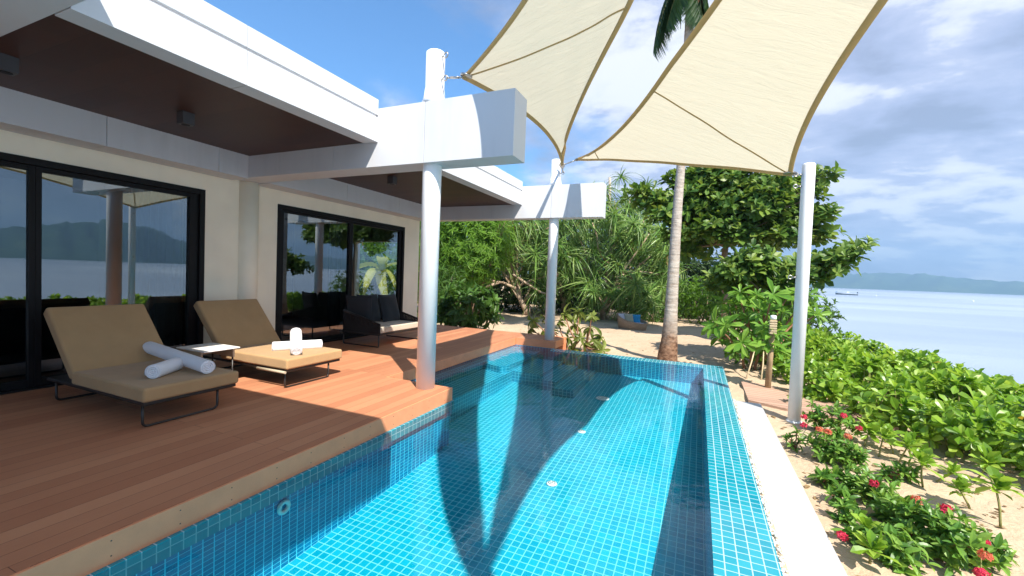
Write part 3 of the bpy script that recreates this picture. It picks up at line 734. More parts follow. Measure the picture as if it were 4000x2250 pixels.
sail('cream shade sail stretched between the two roof columns, crossed by one straight seam', [A1, A2, NA],
     {(0, 1): (0.30, 0, 0), (1, 2): (0.29, 1.1, 0.14), (0, 2): (0.24, 1.7, -0.05)},
     [((1, 0, 0), (0, .54, .46)), ((.15, .85, 0), (0, .9, .1))],
     [(0, eA1), (1, eA2), (2, (2.68, -0.8, 5.42))], 0.25)
sail('larger cream shade sail with slack creases hooked to the freestanding slim post', [B2, B3, NB],
     {(0, 1): (0.12, 0, 0), (1, 2): (0.18, 1.3, 0.20), (0, 2): (0.324, 1.0, 0.08)},
     [((0, 1, 0), (.61, 0, .39)), ((.83, .17, 0), (.90, 0, .10))],
     [(0, eB2), (1, (1.385-0.13, 7.43, 3.22)), (2, (2.68, -0.78, 4.62))], 0.45)

# ================================================================== loungers, towels, table, sofa
def loop(mb, pts, r, rad=0.03):
    path = []
    for i, p in enumerate(pts):
        p = V(p)
        if 0 < i < len(pts)-1:
            a = (V(pts[i-1])-p).normalized(); b = (V(pts[i+1])-p).normalized()
            for u in (0, .25, .5, .75, 1): path.append(p+a*rad*(1-u)**2+b*rad*u**2)
        else: path.append(p)
    mb.tube(path, r, 8)
def lounger(xf, yc, w, label):
    t = thing('sun_lounger', label, 'sun lounger', (xf, yc, 0), 0, 'sun loungers on the deck'); h = w/2
    mb = MB(); mb.box(-1.36, 0, -h, h, 0.252, 0.392); mb.build('seat_cushion', M['cushion'], t, 0.028, 4)
    m4 = Matrix.Translation((-1.372, 0, 0.275)) @ Matrix.Rotation(-math.atan2(0.61, 0.56), 4, 'Y').inverted()
    mb = MB(); mb.box(-0.94, -0.02, -h, h, -0.002, 0.125, m4); mb.build('back_cushion', M['cushion'], t, 0.028, 4)
    mb = MB(); mb.box(-0.90, -0.0, -h+0.04, h-0.04, -0.03, -0.004, m4); mb.build('back_frame', M['darkmetal'], t)
    mb = MB(); mb.box(-1.95, -0.03, -h+0.02, h-0.02, 0.215, 0.248); mb.build('frame', M['darkmetal'], t, 0.006)
    for x in (-0.07, -1.75):
        mb = MB(); loop(mb, [(x, -h+0.03, 0.22), (x, -h+0.03, 0.012), (x, h-0.2, 0.012), (x, h-0.2, 0.22)], 0.0125, 0.05); mb.build('leg', M['darkmetal'], t)
    if w > 0.93: mb = MB(); mb.tube([(-0.55, -h-0.012, 0.222), (-0.01, -h-0.012, 0.222)], 0.017, 10); mb.build('side_bar', M['tablebody'], t)
    mb = MB(); mb.tube([(-1.5, 0.0, 0.23), (-1.70, 0.0, 0.6)], 0.012, 8); mb.build('prop', M['darkmetal'], t)
lounger(-4.75, 2.756, 0.925, 'tan cushioned sun lounger nearest the camera, wholly in the shade')
lounger(-4.85, 4.385, 0.95, 'tan cushioned sun lounger half in sunlight, next to the white side table')
def towel(a, b, r, label):
    a, b = V(a), V(b); L = (b-a).length; mb = MB()
    prof = [(0.002, 0.004)]+[(r*q, 0.004*math.cos(q*22)+0.004) for q in np.linspace(0.08, 0.9, 26)]+[(r*0.97, 0.006), (r, 0.016)]
    body = [(r*(1+0.012*math.sin(z*40)), z) for z in np.linspace(0.03, L-0.03, 10)]
    prof = prof+body+[(p, L-z) for p, z in prof[::-1]]
    mb.lathe(prof, 36); q = (b-a).normalized().to_track_quat('Z', 'Y').to_matrix().to_4x4(); q.translation = a
    mb.v = [tuple(q @ V(p)) for p in mb.v]
    # loose outer flap of the roll
    c0 = len(mb.v); n = 10; vs = []
    for s in (0.01, L-0.01):
        for i in range(n+1):
            an = -0.5+1.5*i/n; rr = r*(1.03+0.10*(1-i/n)**2); vs.append(q @ V((rr*math.cos(an), rr*math.sin(an), s)))
    mb.add(vs, [(i, i+1, n+2+i, n+1+i) for i in range(n)], True)
    tag(mb.build('rolled_towel', M['towel']), label, 'towel', 'rolled white towels on the loungers')
towel(at(383, 936, 2, 0.466), at(448, 914, 2, 0.466), 0.073, 'rolled white towel lying flat on the shaded lounger, under another towel')
pa, pb = at(374, 873, 2, 0.535), at(524, 924, 2, 0.475)
towel(pa, pb, 0.073, 'rolled white towel laid slantwise over another one on the shaded lounger')
towel(at(684, 873, 2, 0.443), at(810, 866, 2, 0.443), 0.073, 'rolled white towel lying flat on the half sunlit lounger, under another towel')
pn = at(746, 884, 2, 0.452); pf = at(745, 834, 0, pn.x-0.34)
towel(pn, pf, 0.073, 'rolled white towel propped end on across another one on the half sunlit lounger')
t = thing('side_table', 'low white square side table standing between the two sun loungers', 'table', (-5.88, 3.56, 0))
mb = MB(); mb.box(-0.29, 0.29, -0.23, 0.23, 0.485, 0.502); mb.build('tabletop', M['tabletop'], t, 0.004)
mb = MB(); mb.box(-0.27, 0.20, -0.215, -0.19, 0.36, 0.484); mb.box(-0.27, 0.20, 0.19, 0.215, 0.36, 0.484); mb.box(-0.27, -0.25, -0.19, 0.19, 0.36, 0.484); mb.build('apron', M['tablebody'], t)
for y in (-0.2, 0.2):
    mb = MB(); loop(mb, [(-0.24, y, 0.36), (-0.24, y, 0.012), (0.18, y, 0.012), (0.18, y, 0.36)], 0.011, 0.03); mb.build('leg', M['darkmetal'], t)

def pillow(name, w, h, th, mat, loc, rot, label, group=None, parent=None):
    n = 14; mb = MB()
    for s in (1, -1):
        vs = []
        for i in range(n+1):
            for j in range(n+1):
                u, v = 2*i/n-1, 2*j/n-1
                pinch = 1-0.07*(u*u)*(1-v*v)-0.07*(v*v)*(1-u*u)*0
                k = max(0, (1-u**4)*(1-v**4))**0.6
                x = u*w/2*(1-0.07*(1-v*v)*u*u); y = v*h/2*(1-0.07*(1-u*u)*v*v)
                vs.append((x, y, s*(0.006+th/2*k*(1+0.05*math.sin(5*u+3*v)))))
        fs = [(i*(n+1)+j, (i+1)*(n+1)+j, (i+1)*(n+1)+j+1, i*(n+1)+j+1) for i in range(n) for j in range(n)]
        if s < 0: fs = [f[::-1] for f in fs]
        mb.add(vs, fs, True)
    o = mb.build(name, mat, parent)
    o.location = loc; o.rotation_euler = rot
    if label: tag(o, label, 'cushion', group)
    return o
t = thing('outdoor_sofa', 'dark woven rope sofa with a beige seat cushion by the far glass door', 'sofa', (-5.95, 6.93, 0))
mb = MB(); mb.box(-0.92, 0.0, 0.03, 1.37, 0.29, 0.425); mb.build('seat_cushion', M['seatcream'], t, 0.025, 3)
mb = MB(); mb.box(-0.98, 0.0, 0.0, 0.03, 0.245, 0.285); mb.box(-0.98, 0.0, 1.37, 1.40, 0.245, 0.285); mb.box(-0.03, 0.004, 0.03, 1.37, 0.245, 0.285); mb.box(-0.98, -0.94, 0.03, 1.37, 0.245, 0.285); mb.build('frame', M['darkmetal'], t, 0.004)
arm_top = lambda x: 0.475+(-x)*0.24
for y in (0.014, 1.386):
    mb = MB(); k = 23
    mb.tube([(0.0, y, arm_top(0)), (-0.5, y, arm_top(-0.5)+0.01), (-0.98, y, arm_top(-0.98))], 0.022, 8)
    mb.tube([(0.0, y, 0.26), (0.0, y, arm_top(0))], 0.015, 8)
    for i in range(k):
        x = -0.02-0.94*i/(k-1); zt = arm_top(x); zm = 0.26+(zt-0.26)*0.55
        mb.add([(x-0.006, y-0.012, zm), (x-0.032, y-0.012, zm), (x-0.012, y-0.012, zt), (x+0.012, y-0.012, zt), (x-0.006, y+0.012, zm), (x-0.032, y+0.012, zm), (x-0.012, y+0.012, zt), (x+0.012, y+0.012, zt)],
               [(0, 1, 2, 3), (7, 6, 5, 4), (0, 3, 7, 4), (1, 5, 6, 2)])
    zz = [(0.26+(arm_top(x)-0.26)*0.58) for x in (0, -0.98)]
    mb.add([(0, y-0.008, 0.25), (-0.98, y-0.008, 0.25), (-0.98, y-0.008, zz[1]), (0, y-0.008, zz[0]), (0, y+0.008, 0.25), (-0.98, y+0.008, 0.25), (-0.98, y+0.008, zz[1]), (0, y+0.008, zz[0])],
           [(0, 3, 2, 1), (4, 5, 6, 7), (0, 1, 5, 4), (1, 2, 6, 5), (2, 3, 7, 6), (3, 0, 4, 7)])
    mb.build('armrest', M['rope'], t)
mb = MB(); k = 34
for i in range(k):
    y = 0.02+1.36*i/(k-1); mb.box(-0.985, -0.965, y-0.014, y+0.014, 0.25, 0.72)
mb.tube([(-0.975, 0.0, 0.715), (-0.975, 1.4, 0.715)], 0.022, 8); mb.build('backrest', M['rope'], t)
for y in (0.012, 1.388):
    mb = MB(); loop(mb, [(-0.015, y, 0.25), (-0.015, y, 0.013), (-0.96, y, 0.013), (-0.96, y, 0.25)], 0.0135, 0.025); mb.build('leg', M['darkmetal'], t)
g = 'dark back cushions on the sofa'
pillow('cushion', 0.60, 0.64, 0.20, M['charcoal'], (-6.66, 7.13, 0.735), (R(104), 0, R(14)), 'charcoal cushion leaning on the near armrest of the rope sofa', g)
pillow('cushion', 0.58, 0.64, 0.20, M['charcoal'], (-6.71, 7.46, 0.74), (R(76), 0, R(84)), 'charcoal cushion in the middle of the rope sofa back', g)
pillow('cushion', 0.62, 0.66, 0.20, M['charcoal'], (-6.58, 7.98, 0.73), (R(74), 0, R(92)), 'charcoal cushion at the far end of the rope sofa back', g)

# wicker tub seat on the sand
ct = at(1590, 820, 1, 17.55); zb = -0.40
t = thing('wicker_sofa', 'round brown wicker tub sofa standing alone on the shaded sand', 'sofa', (ct.x, 17.55, zb))
def rim_h(an): return 0.44+0.17*math.cos(an-R(155)) + 0.02*math.cos(2*(an-R(155)))
n = 56; mb = MB(); rings = []
for q, (rr, hz) in enumerate(((0.52, 0.0), (0.56, 0.35), (0.60, 1.0), (0.565, 1.03), (0.535, 0.98), (0.50, 0.3))):
    ring = []
    for i in range(n):
        an = 2*math.pi*i/n; ring.append((rr*math.cos(an), rr*0.82*math.sin(an), hz*rim_h(an)))
    rings.append(ring)
vs = [p for r_ in rings for p in r_]
mb.add(vs, [(a*n+i, a*n+(i+1) % n, (a+1)*n+(i+1) % n, (a+1)*n+i) for a in range(5) for i in range(n)], True)
mb.build('shell', M['wicker'], t)
mb = MB(); mb.lathe([(0.48, 0.2), (0.50, 0.24), (0.49, 0.27), (0.4, 0.285), (0.01, 0.29)], 36); mb.v = [(x, y*0.82, z) for x, y, z in mb.v]; mb.build('seat_cushion', M['greycloth'], t)
g = 'scatter cushions in the wicker sofa'
pillow('cushion', 0.40, 0.40, 0.14, M['greycloth'], (ct.x-0.36, 17.45, zb+0.44), (R(66), 0, R(62)), 'pale grey cushion against the high side of the wicker sofa', g)
pillow('cushion', 0.40, 0.40, 0.14, M['olivecloth'], (ct.x-0.14, 17.55, zb+0.44), (R(64), 0, R(35)), 'greyish olive cushion in the middle of the wicker sofa', g)
pillow('cushion', 0.38, 0.38, 0.13, M['bluecloth'], (ct.x+0.10, 17.75, zb+0.42), (R(66), 0, R(8)), 'blue patterned cushion in the wicker sofa', g)

# ================================================================== garden lamp, stakes, bucket, boat, buoys
bp_ = at(1931, 976, 2, -0.37); tp = at(1946, 800, 1, bp_.y)
t = thing('garden_lamp', 'rough timber post lamp with slatted head beside the boardwalk', 'lamp', tuple(bp_)); hh = tp.z-bp_.z; lean = (tp.x-bp_.x)
mb = MB(); mb.tube([(0, 0, -0.1), (lean*0.4, 0, hh*0.4), (lean*0.8, 0, hh*0.78)], [0.055, 0.05, 0.046], 12, wob=0.08); mb.build('post', M['postwood'], t)
mb = MB()
for k in range(6): mb.box(lean*0.9-0.06, lean*0.9+0.06, -0.06, 0.06, hh*0.78+k*0.045, hh*0.78+k*0.045+0.026)
mb.box(lean*0.9-0.045, lean*0.9+0.045, -0.045, 0.045, hh*0.77, hh*0.78+0.26); mb.build('slats', M['bamboo'], t)
mb = MB(); mb.lathe([(0.05, hh*0.78+0.27), (0.055, hh*0.78+0.30), (0.05, hh*0.78+0.34), (0.01, hh*0.78+0.35)], 16, lean*0.92, 0); mb.build('cap', M['whitepost'], t)
def stake(a, b, label):
    a, b = V(a), V(b); mb = MB(); mb.tube([(0, 0, 0), tuple((b-a)*0.5+V((0.01, 0, 0))), tuple(b-a)], [0.017, 0.014, 0.011], 8)
    o = mb.build('plant_stake', M['bamboo']); o.location = a; tag(o, label, 'stake', 'stakes propping the frangipani')
y0 = 10.6
stake(at(1877, 953, 2, -0.42), at(1902, 865, 1, 10.9), 'pale stake leaning right against the frangipani stems')
stake(at(1959, 949, 2, -0.42), at(1925, 882, 1, 10.9), 'thin stake leaning left behind the timber post lamp')
stake(at(1915, 955, 2, -0.42), at(1921, 880, 1, 10.9), 'upright thin stake between the frangipani stems and the post lamp')
p = at(1941, 918, 2, -0.38)
t = thing('bucket', 'small black plastic bucket on the sand behind the post lamp', 'bucket', tuple(p))
mb = MB(); mb.lathe([(0.085, 0), (0.105, 0.2), (0.11, 0.2), (0.11, 0.215), (0.095, 0.215), (0.078, 0.02)], 24); mb.build('body', M['bucket'], t)
mb = MB(); mb.tube([(-0.105, 0, 0.2)]+[(0.105*math.cos(R(a)), 0.06, 0.2+0.1*math.sin(R(a))) for a in range(160, 10, -30)]+[(0.105, 0, 0.2)], 0.004, 6); mb.build('handle', M['steel'], t)
p = at(2129, 741.5, 2, -3.66)
t = thing('boat', 'slim white motorboat far out on the calm sea', 'boat', (p.x, p.y, -3.66)); k = (p-V((0, 0, CAMZ))).length/1077*0.92
L = 38*k; t.rotation_euler = (0, 0, math.atan2(p.y, p.x)-math.pi/2)
mb = MB(); st = 14; vs = []
for i in range(st+1):
    u = i/st; x = -L/2+L*u; wd = L*0.09*min(1, (u*3.2)**0.6)*(1-0.1*u); sh = L*(0.11+0.20*max(0, 0.45-u)**1.2)
    vs += [(x, -wd, sh), (x+L*0.01, -wd*0.7, -L*0.02), (x+L*0.01, wd*0.7, -L*0.02), (x, wd, sh)]
mb.add(vs, [(i*4+a, i*4+4+a, i*4+5+a, i*4+1+a) for i in range(st) for a in range(3)], False)
mb.add([vs[i*4] for i in range(st+1)]+[vs[i*4+3] for i in range(st+1)], [(i, i+1, st+2+i, st+1+i) for i in range(st)])
mb.build('hull', M['boat'], t)
mb = MB(); vv = [(x*1.003, y*1.02, z if abs(z+L*0.02) < 1e-6 else z*0.42) for x, y, z in vs]; mb.add(vv, [(i*4+a, i*4+4+a, i*4+5+a, i*4+1+a) for i in range(st) for a in (0, 2)], False); mb.build('hull_shadow_band', M['boatdark'], t)  # shadow under the hull sides, painted as a dark band low on them
mb = MB(); mb.box(L*0.02, L*0.12, -L*0.04, L*0.04, L*0.045, L*0.19); mb.box(-L*0.02, 0.02*L, -L*0.03, L*0.03, L*0.05, L*0.075); mb.build('console', M['boat'], t)
mb = MB(); mb.box(L*0.46, L*0.515, -L*0.02, L*0.02, L*0.0, L*0.18); mb.build('outboard_motor', M['boatdark'], t)
for vx, vy, lb in ((2448, 758, 'white mooring buoy on the sea near the edge of the picture'), (2204, 744.5, 'tiny white mooring buoy on the sea just beyond the motorboat')):
    p = at(vx, vy, 2, -3.66); k = (p-V((0, 0, CAMZ))).length/1077
    mb = MB(); mb.lathe([(0.1*k, -0.4*k), (1.6*k, 0), (1.4*k, 0.7*k), (0.3*k, 1.3*k), (0.2*k, 1.8*k)], 12, 0, 0); o = mb.build('buoy', M['boat'])
    o.location = (p.x, p.y, -3.66); tag(o, lb, 'buoy', 'buoys on the sea')
# ================================================================== vegetation
SZ = lambda p: zs(p[0], p[1])
def plant(name, label, cat_, base, group=None): return thing(name, label, cat_, tuple(base), 0, group)
def local(vs, base): return vs-np.array(base)[None]
def leafpart(name, t, base, vf, mat): return np_mesh(name, local(vf[0], base), vf[1], mat, t)
def branches(mb, start, ends, r0, r1, sag=0.0, wig=0.05, n=6):
    for e in ends: mb.tube(curve(start, e, sag, n, wig), [r0+(r1-r0)*i/(n-1) for i in range(n)], 7)
def px_m(p): return (RM.inverted() @ (V(p)-V((0, 0, CAMZ)))).z*-1/1077.0

# ---- coconut palm
yp = 11.12
pts = [at(vx, vy, 1, yp+dy) for vx, vy, dy in ((1678, 902, 0), (1684, 850, 0), (1688, 790, 0), (1693, 700, .02), (1699, 600, .05), (1706, 500, .08), (1712, 430, .1), (1721, 270, .15), (1731, 110, .2), (1737, 10, .22), (1741, -95, .24))]
base = V((pts[0].x, pts[0].y, SZ(pts[0])-0.02)); pts[0].z = base.z
t = plant('palm_tree', 'tall coconut palm with ringed grey trunk rising behind the pool past the sails', 'tree', base)
mb = MB(); rr = [0.25, 0.185, 0.15, 0.132, 0.12, 0.108, 0.10, 0.106, 0.10, 0.098, 0.095]
dense, dr = [], []
for i in range(len(pts)-1):
    for q in range(10): dense.append(pts[i].lerp(pts[i+1], q/10)-base); dr.append((rr[i]+(rr[i+1]-rr[i])*q/10)*(1+(0.02 if q % 2 else -0.008)))
cut = 17
mb.tube(dense, dr, 24, wob=0.025); mb.build('trunk', M['palmbark'], t)
top = pts[-1]
def frond(a0, el0, L, droop, roll=0.0):
    """one arching frond: rachis path and its leaflets"""
    path = []; p = V(top); n = 22; d = V((math.cos(a0)*math.cos(el0), math.sin(a0)*math.cos(el0), math.sin(el0)))
    for i in range(n):
        path.append(p.copy()); p = p+d*(L/n); d = (d+V((0, 0, -droop/n))).normalized()
    Ps, Xs, Us, Ss = [], [], [], []
    for i in range(3, n-1):
        for h in range(4):
            q = path[i].lerp(path[i+1], h/4); tn = (path[i+1]-path[i]).normalized(); sd = tn.cross(V((0, 0, 1)))
            if sd.length < 0.1: sd = V((1, 0, 0))
            sd.normalize(); up = sd.cross(tn); u = (i+h/4)/n
            for s in (-1, 1):
                x = (sd*s*(1-0.35*u)+tn*(0.55+0.5*u)+up*0.08-V((0, 0, 0.35))); Ps.append(q); Xs.append(x); Us.append(up+sd*s*0.3); Ss.append(0.85*math.sin(math.pi*min(1, 0.18+0.78*u))**0.7*random.uniform(0.85, 1.1))
    v = instance(T_LEAFLET, np.array(Ps), np.array(Xs), np.array(Us), np.array(Ss))
    return path, v
hub = V(top)
specs = [(R(k*40+10), R(74-8*(k % 3)), 3.6, 1.25) for k in range(9)]+[(R(170), R(-38), 2.2, 2.3), (R(205), R(-62), 1.7, 0.9), (R(20), R(-66), 1.9, 0.7), (R(330), R(-74), 1.7, 0.5)]
for a0, el0, L, dr_ in specs:
    path, v = frond(a0, el0, L, dr_)
    mb = MB(); mb.tube([q-base for q in path], [0.03-0.024*i/(len(path)-1) for i in range(len(path))], 6)
    fr_ = mb.build('frond', M['greenstem'], t); np_mesh('leaflets', local(v[0], base), v[1], M['l_coco'], fr_)
mb = MB()
for k in range(46):
    a = random.uniform(0, 6.28); q0 = top+V((0.1*math.cos(a), 0.1*math.sin(a), random.uniform(-0.9, 0.1))); q1 = q0+V((0.16*math.cos(a), 0.16*math.sin(a), -random.uniform(0.3, 0.75)))
    mb.tube([q0-base, (q0.lerp(q1, 0.5)+V((0.1*math.cos(a), 0.1*math.sin(a), 0.05)))-base, q1-base], [0.03, 0.02, 0.006], 5)
mb.build('dry_fibre', M['fibre'], t)

# ---- screw pines
def screw_pine(label, basepx, yb, clumps, trunk, yjit=0.8, per=5, jit=26, L=1.0, extra=()):
    b = at(basepx[0], basepx[1], 1, yb); b = V((b.x, b.y, SZ(b)-0.03))
    t = plant('screw_pine', label, 'tree', b, 'screw pines behind the pool')
    C, A, ends = [], [], []
    ctr = V((0, 0, 0))
    for vx, vy in clumps:
        dy = random.uniform(-yjit, yjit)
        e = at(vx, vy, 1, yb+dy); ends.append(e)
        for k in range(per):
            p = at(vx+random.gauss(0, jit), vy+random.gauss(0, jit*0.8), 1, yb+dy+random.gauss(0, 0.5))
            C.append(p); o = p-V((b.x, b.y, b.z+2.2)); A.append((o.x*0.5, o.y*0.5-0.35, abs(o.z)*0.35+0.75))
    C, A = np.array([tuple(c) for c in C]), np.array(A)+RNG.normal(0, 0.25, (len(C), 3))
    v = cat([rosettes(C, A, 22, (-25, 35), L*1.05, T_STRAP2), rosettes(C, A, 18, (15, 80), L*0.85, T_STRAP)])
    leafpart('crown', t, b, v, M['l_pand'])
    k = max(6, len(C)//6); sel = RNG.choice(len(C), k, replace=False)
    v = rosettes(C[sel]-np.array([[0, 0, 0.12]]), -np.abs(A[sel])*np.array([[0.3, 0.3, 1]]), 7, (10, 60), L*0.75, T_STRAP)
    leafpart('dead_leaves', t, b, v, M['l_dry'])
    tp = [V(b)]+[at(x, y, 1, yb-0.1) for x, y in trunk]
    mb = MB(); n = len(tp); mb.tube([q-b for q in tp], [0.15-0.075*i/(n-1) for i in range(n)], 10, wob=0.05); 
    for k in range(6):
        a = k*1.05; mb.tube([V((0, 0, 0.55)), V((0.22*math.cos(a), 0.22*math.sin(a), 0.3)), V((0.36*math.cos(a), 0.36*math.sin(a), -0.02))], 0.022, 6)
    mb.build('trunk', M['pandbark'], t)
    mb = MB()
    for i, e in enumerate(ends):
        s = tp[1+i % (n-1)]; branches(mb, s-b, [e-b], 0.06, 0.03, 0.12, 0.08)
    for pl, yo in extra:
        q = [at(x, y, 1, yb+yo) for x, y in pl]; mb.tube([w-b for w in q], [0.075-0.045*i/(len(q)-1) for i in range(len(q))], 8, wob=0.08)
    mb.build('branch', M['pandbark'], t)
screw_pine('leaning screw pine with bare pale branches stretching to the left', (1330, 800), 19.7,
    [(1250, 575), (1300, 562), (1350, 560), (1400, 566), (1215, 610), (1330, 610), (1385, 612), (1180, 650), (1375, 655), (1405, 690), (1170, 690), (1150, 730), (1370, 720), (1230, 640), (1290, 600), (1345, 660)],
    [(1315, 765), (1297, 725), (1280, 680), (1268, 645)], extra=(
    [[(1268, 645), (1240, 640), (1205, 645), (1165, 640)], -0.5], [[(1240, 640), (1215, 628), (1185, 622)], -0.6], [[(1272, 662), (1235, 668), (1220, 655)], -0.5],
    [[(1297, 725), (1268, 712), (1240, 707), (1205, 690), (1165, 682)], -0.5], [[(1255, 710), (1225, 722), (1190, 738), (1150, 741)], -0.6], [[(1240, 707), (1210, 715), (1170, 720)], -0.4],
    [[(1290, 690), (1320, 710), (1360, 735), (1395, 745)], -0.5], [[(1268, 645), (1245, 625), (1225, 610)], -0.4]))
screw_pine('dense screw pine standing between the far column and the wicker sofa', (1515, 808), 20.4,
    [(1440, 565), (1490, 560), (1540, 555), (1590, 575), (1635, 585), (1430, 615), (1480, 625), (1535, 620), (1590, 635), (1640, 640), (1450, 680), (1510, 680), (1570, 690), (1625, 700), (1655, 690), (1435, 740), (1490, 745), (1600, 755), (1640, 745), (1550, 735)],
    [(1520, 770), (1535, 735), (1530, 690), (1525, 640)], extra=([[(1518, 780), (1550, 755), (1590, 740), (1630, 725)], -0.3], [[(1535, 735), (1560, 700), (1575, 660)], -0.3]))
screw_pine('tallest screw pine, its crown topping the end of the far beam', (1590, 795), 23.0,
    [(1545, 505), (1585, 500), (1530, 540), (1580, 545), (1620, 555), (1655, 590), (1670, 640), (1668, 690), (1600, 600), (1560, 600), (1660, 745)],
    [(1590, 740), (1585, 660), (1580, 590)], per=5)
screw_pine('screw pine mostly hidden behind the far white column', (1420, 800), 22.5,
    [(1330, 575), (1380, 570), (1430, 575), (1300, 620), (1400, 640), (1440, 650), (1350, 620), (1410, 700), (1330, 700)],
    [(1415, 740), (1400, 690), (1390, 640)], per=5)
# dead trunk
p0 = at(1532, 700, 1, 25); p0.z = -0.4; p1 = at(1534, 446, 1, 25)
mb = MB(); mb.tube([V((0, 0, 0)), (p1-p0)*0.5+V((0.05, 0, 0)), p1-p0], [0.12, 0.09, 0.075], 10, wob=0.05)
o = mb.build('dead_palm_trunk', M['palmbark']); o.location = p0; tag(o, 'bare crownless palm trunk poking up behind the far beam', 'tree trunk')

# ---- broad-leaved trees made of layered clumps
def clump_tree(name, label, b, yb, clumps, trunk, L, tpl, mat, n_leaf=7, dens=1.0, group=None, yj=0.9, elev=(5, 55), bark='bark', r0=0.13, limbs=True, flat=0.8):
    t = plant(name, label, 'tree', b, group)
    Cs, As, ends = [], [], []
    for vx, vy, rx, ry in clumps:
        dy = random.uniform(-yj, yj); c = at(vx, vy, 1, yb+dy); k = px_m(c)
        ends.append(c-V((0, 0, ry*k*0.3)))
        ry *= 1.0; n = max(5, int(dens*0.62*(rx*ry)**0.75/3.2))
        P, d = blob_points(c, (rx*k, max(0.5, (rx+ry)/2*k*0.9), ry*k), n, 0.35)
        Cs.append(P); As.append(d*np.array([[0.7, 0.7, 0.5]])+np.array([[0, -0.1, flat]]))
    C, A = np.concatenate(Cs), np.concatenate(As)
    leafpart('crown', t, b, rosettes(C+RNG.normal(0, 0.07, C.shape), A+RNG.normal(0, 0.3, A.shape), n_leaf, elev, L*1.08, tpl), mat)
    b = V(b); tp = [b]+[at(x, y, 1, yb) for x, y in trunk]; n = len(tp)
    mb = MB(); mb.tube([q-b for q in tp], [r0*(1-0.5*i/(n-1)) for i in range(n)], 10, wob=0.05); mb.build('trunk', M[bark], t)
    mb = MB()
    for i, e in enumerate(ends):
        s = tp[-1] if i % 3 else tp[-2]
        branches(mb, s-b, [e-b], r0*0.42, r0*0.12, 0.12, 0.07)
        for q in range(3):
            w = Cs[i][RNG.integers(len(Cs[i]))]; branches(mb, e-b, [V(w)-b], r0*0.14, r0*0.06, 0.0, 0.03, 4)
    mb.build('branch', M[bark], t)
    return t
b = at(1819, 858, 1, 16.15); b = V((b.x, 16.15, SZ(b)-0.03))
clump_tree('almond_tree', 'tall dark almond tree with tiered branches between the palm and the slim post', b, 16.2,
    [(1600, 488, 28, 14), (1640, 505, 38, 20), (1690, 520, 45, 26), (1665, 545, 35, 18), (1740, 455, 60, 34), (1800, 460, 70, 38), (1870, 455, 60, 34), (1940, 470, 60, 26), (1990, 480, 45, 22), (1750, 510, 70, 40), (1830, 520, 75, 40), (1910, 520, 70, 40), (1970, 535, 55, 30),
     (1745, 570, 55, 40), (1800, 575, 60, 32), (1870, 580, 75, 36), (1945, 580, 60, 34), (1990, 590, 40, 24), (1730, 620, 30, 34), (1760, 615, 36, 28), (1930, 610, 50, 18), (2065, 445, 26, 10), (2040, 460, 22, 10), (2050, 495, 22, 9), (2060, 540, 28, 15), (2035, 550, 28, 16), (2045, 595, 30, 11), (2075, 588, 24, 8), (1705, 590, 26, 20), (1790, 440, 40, 16)],
    [(1826, 780), (1824, 700), (1822, 645), (1826, 620), (1832, 590)], 0.31, T_OBOV, M['l_term'], 8, 1.45, r0=0.15)
b = at(1981, 922, 2, -0.4); b = V((b.x, b.y, SZ(b)-0.03))
clump_tree('almond_tree', 'lower spreading almond tree whose branch reaches out over the sea behind the slim post', b, 12.3,
    [(1860, 680, 50, 28), (1900, 660, 50, 28), (1940, 690, 55, 30), (1880, 705, 60, 30), (1830, 700, 40, 22), (1985, 690, 50, 26), (2030, 678, 45, 24), (2075, 665, 42, 17), (2105, 648, 32, 11), (2135, 632, 24, 7), (2158, 624, 12, 4), (2095, 680, 28, 9), (1805, 710, 28, 16), (1960, 720, 40, 16)],
    [(1985, 860), (1965, 790), (1950, 740)], 0.24, T_OBOV, M['l_term'], 8, 1.4, r0=0.085, yj=0.6)
# feathery bright tree behind the near column, and fillers
def bush(name, label, c, r, n, L, tpl, mat, z0=None, n_leaf=5, group=None, stems=5, elev=(0, 60), catg='shrub', stemmat='bark', hole=0.35, up=0.5):
    zb_ = SZ(c)-0.03 if z0 is None else z0; b = V((c[0], c[1], zb_)); t = plant(name, label, catg, b, group)
    P, d = blob_points(c, r, n, hole); k = P[:, 2] > zb_+0.05; P, d = P[k], d[k]
    leafpart('leaves', t, b, rosettes(P, d+np.array([[0, 0, up]]), n_leaf, elev, L, tpl), mat)
    mb = MB(); ends = [V(P[RNG.integers(len(P))])-b for _ in range(stems)]
    for e in ends: mb.tube(curve(V((random.uniform(-.1, .1)*r[0], random.uniform(-.1, .1)*r[1], 0)), e, 0.08, 6, 0.03), [0.03*(1-0.11*i) for i in range(6)], 6)
    mb.build('stem', M[stemmat], t); return t
bush('feathery_tree', 'bright yellow green feathery tree glimpsed between near column and screw pines', (-9.3, 16.6, 3.1), (2.0, 1.6, 2.4), 1900, 0.30, T_NARROW, M['l_bright'], n_leaf=9, catg='tree', elev=(-10, 30), stems=12)
bush('feathery_tree', 'bright green feathery tree seen through the gap right of the house corner', (-11.8, 17.5, 2.2), (1.7, 1.7, 2.8), 1500, 0.28, T_NARROW, M['l_bright'], n_leaf=9, catg='tree', elev=(-10, 30), stems=12)
bush('leafy_shrub', 'dark broad leaved shrub at the back edge of the deck behind the near column', (-7.1, 12.6, 0.45), (1.2, 0.75, 0.85), 150, 0.34, T_ELL, M['l_mid'], n_leaf=8, stems=8)
bush('leafy_shrub', 'dark bushy shrub under the bare branches of the leaning screw pine', (-9.3, 21.5, 0.6), (2.3, 1.0, 1.3), 420, 0.22, T_ELL, M['l_dark'], n_leaf=7)
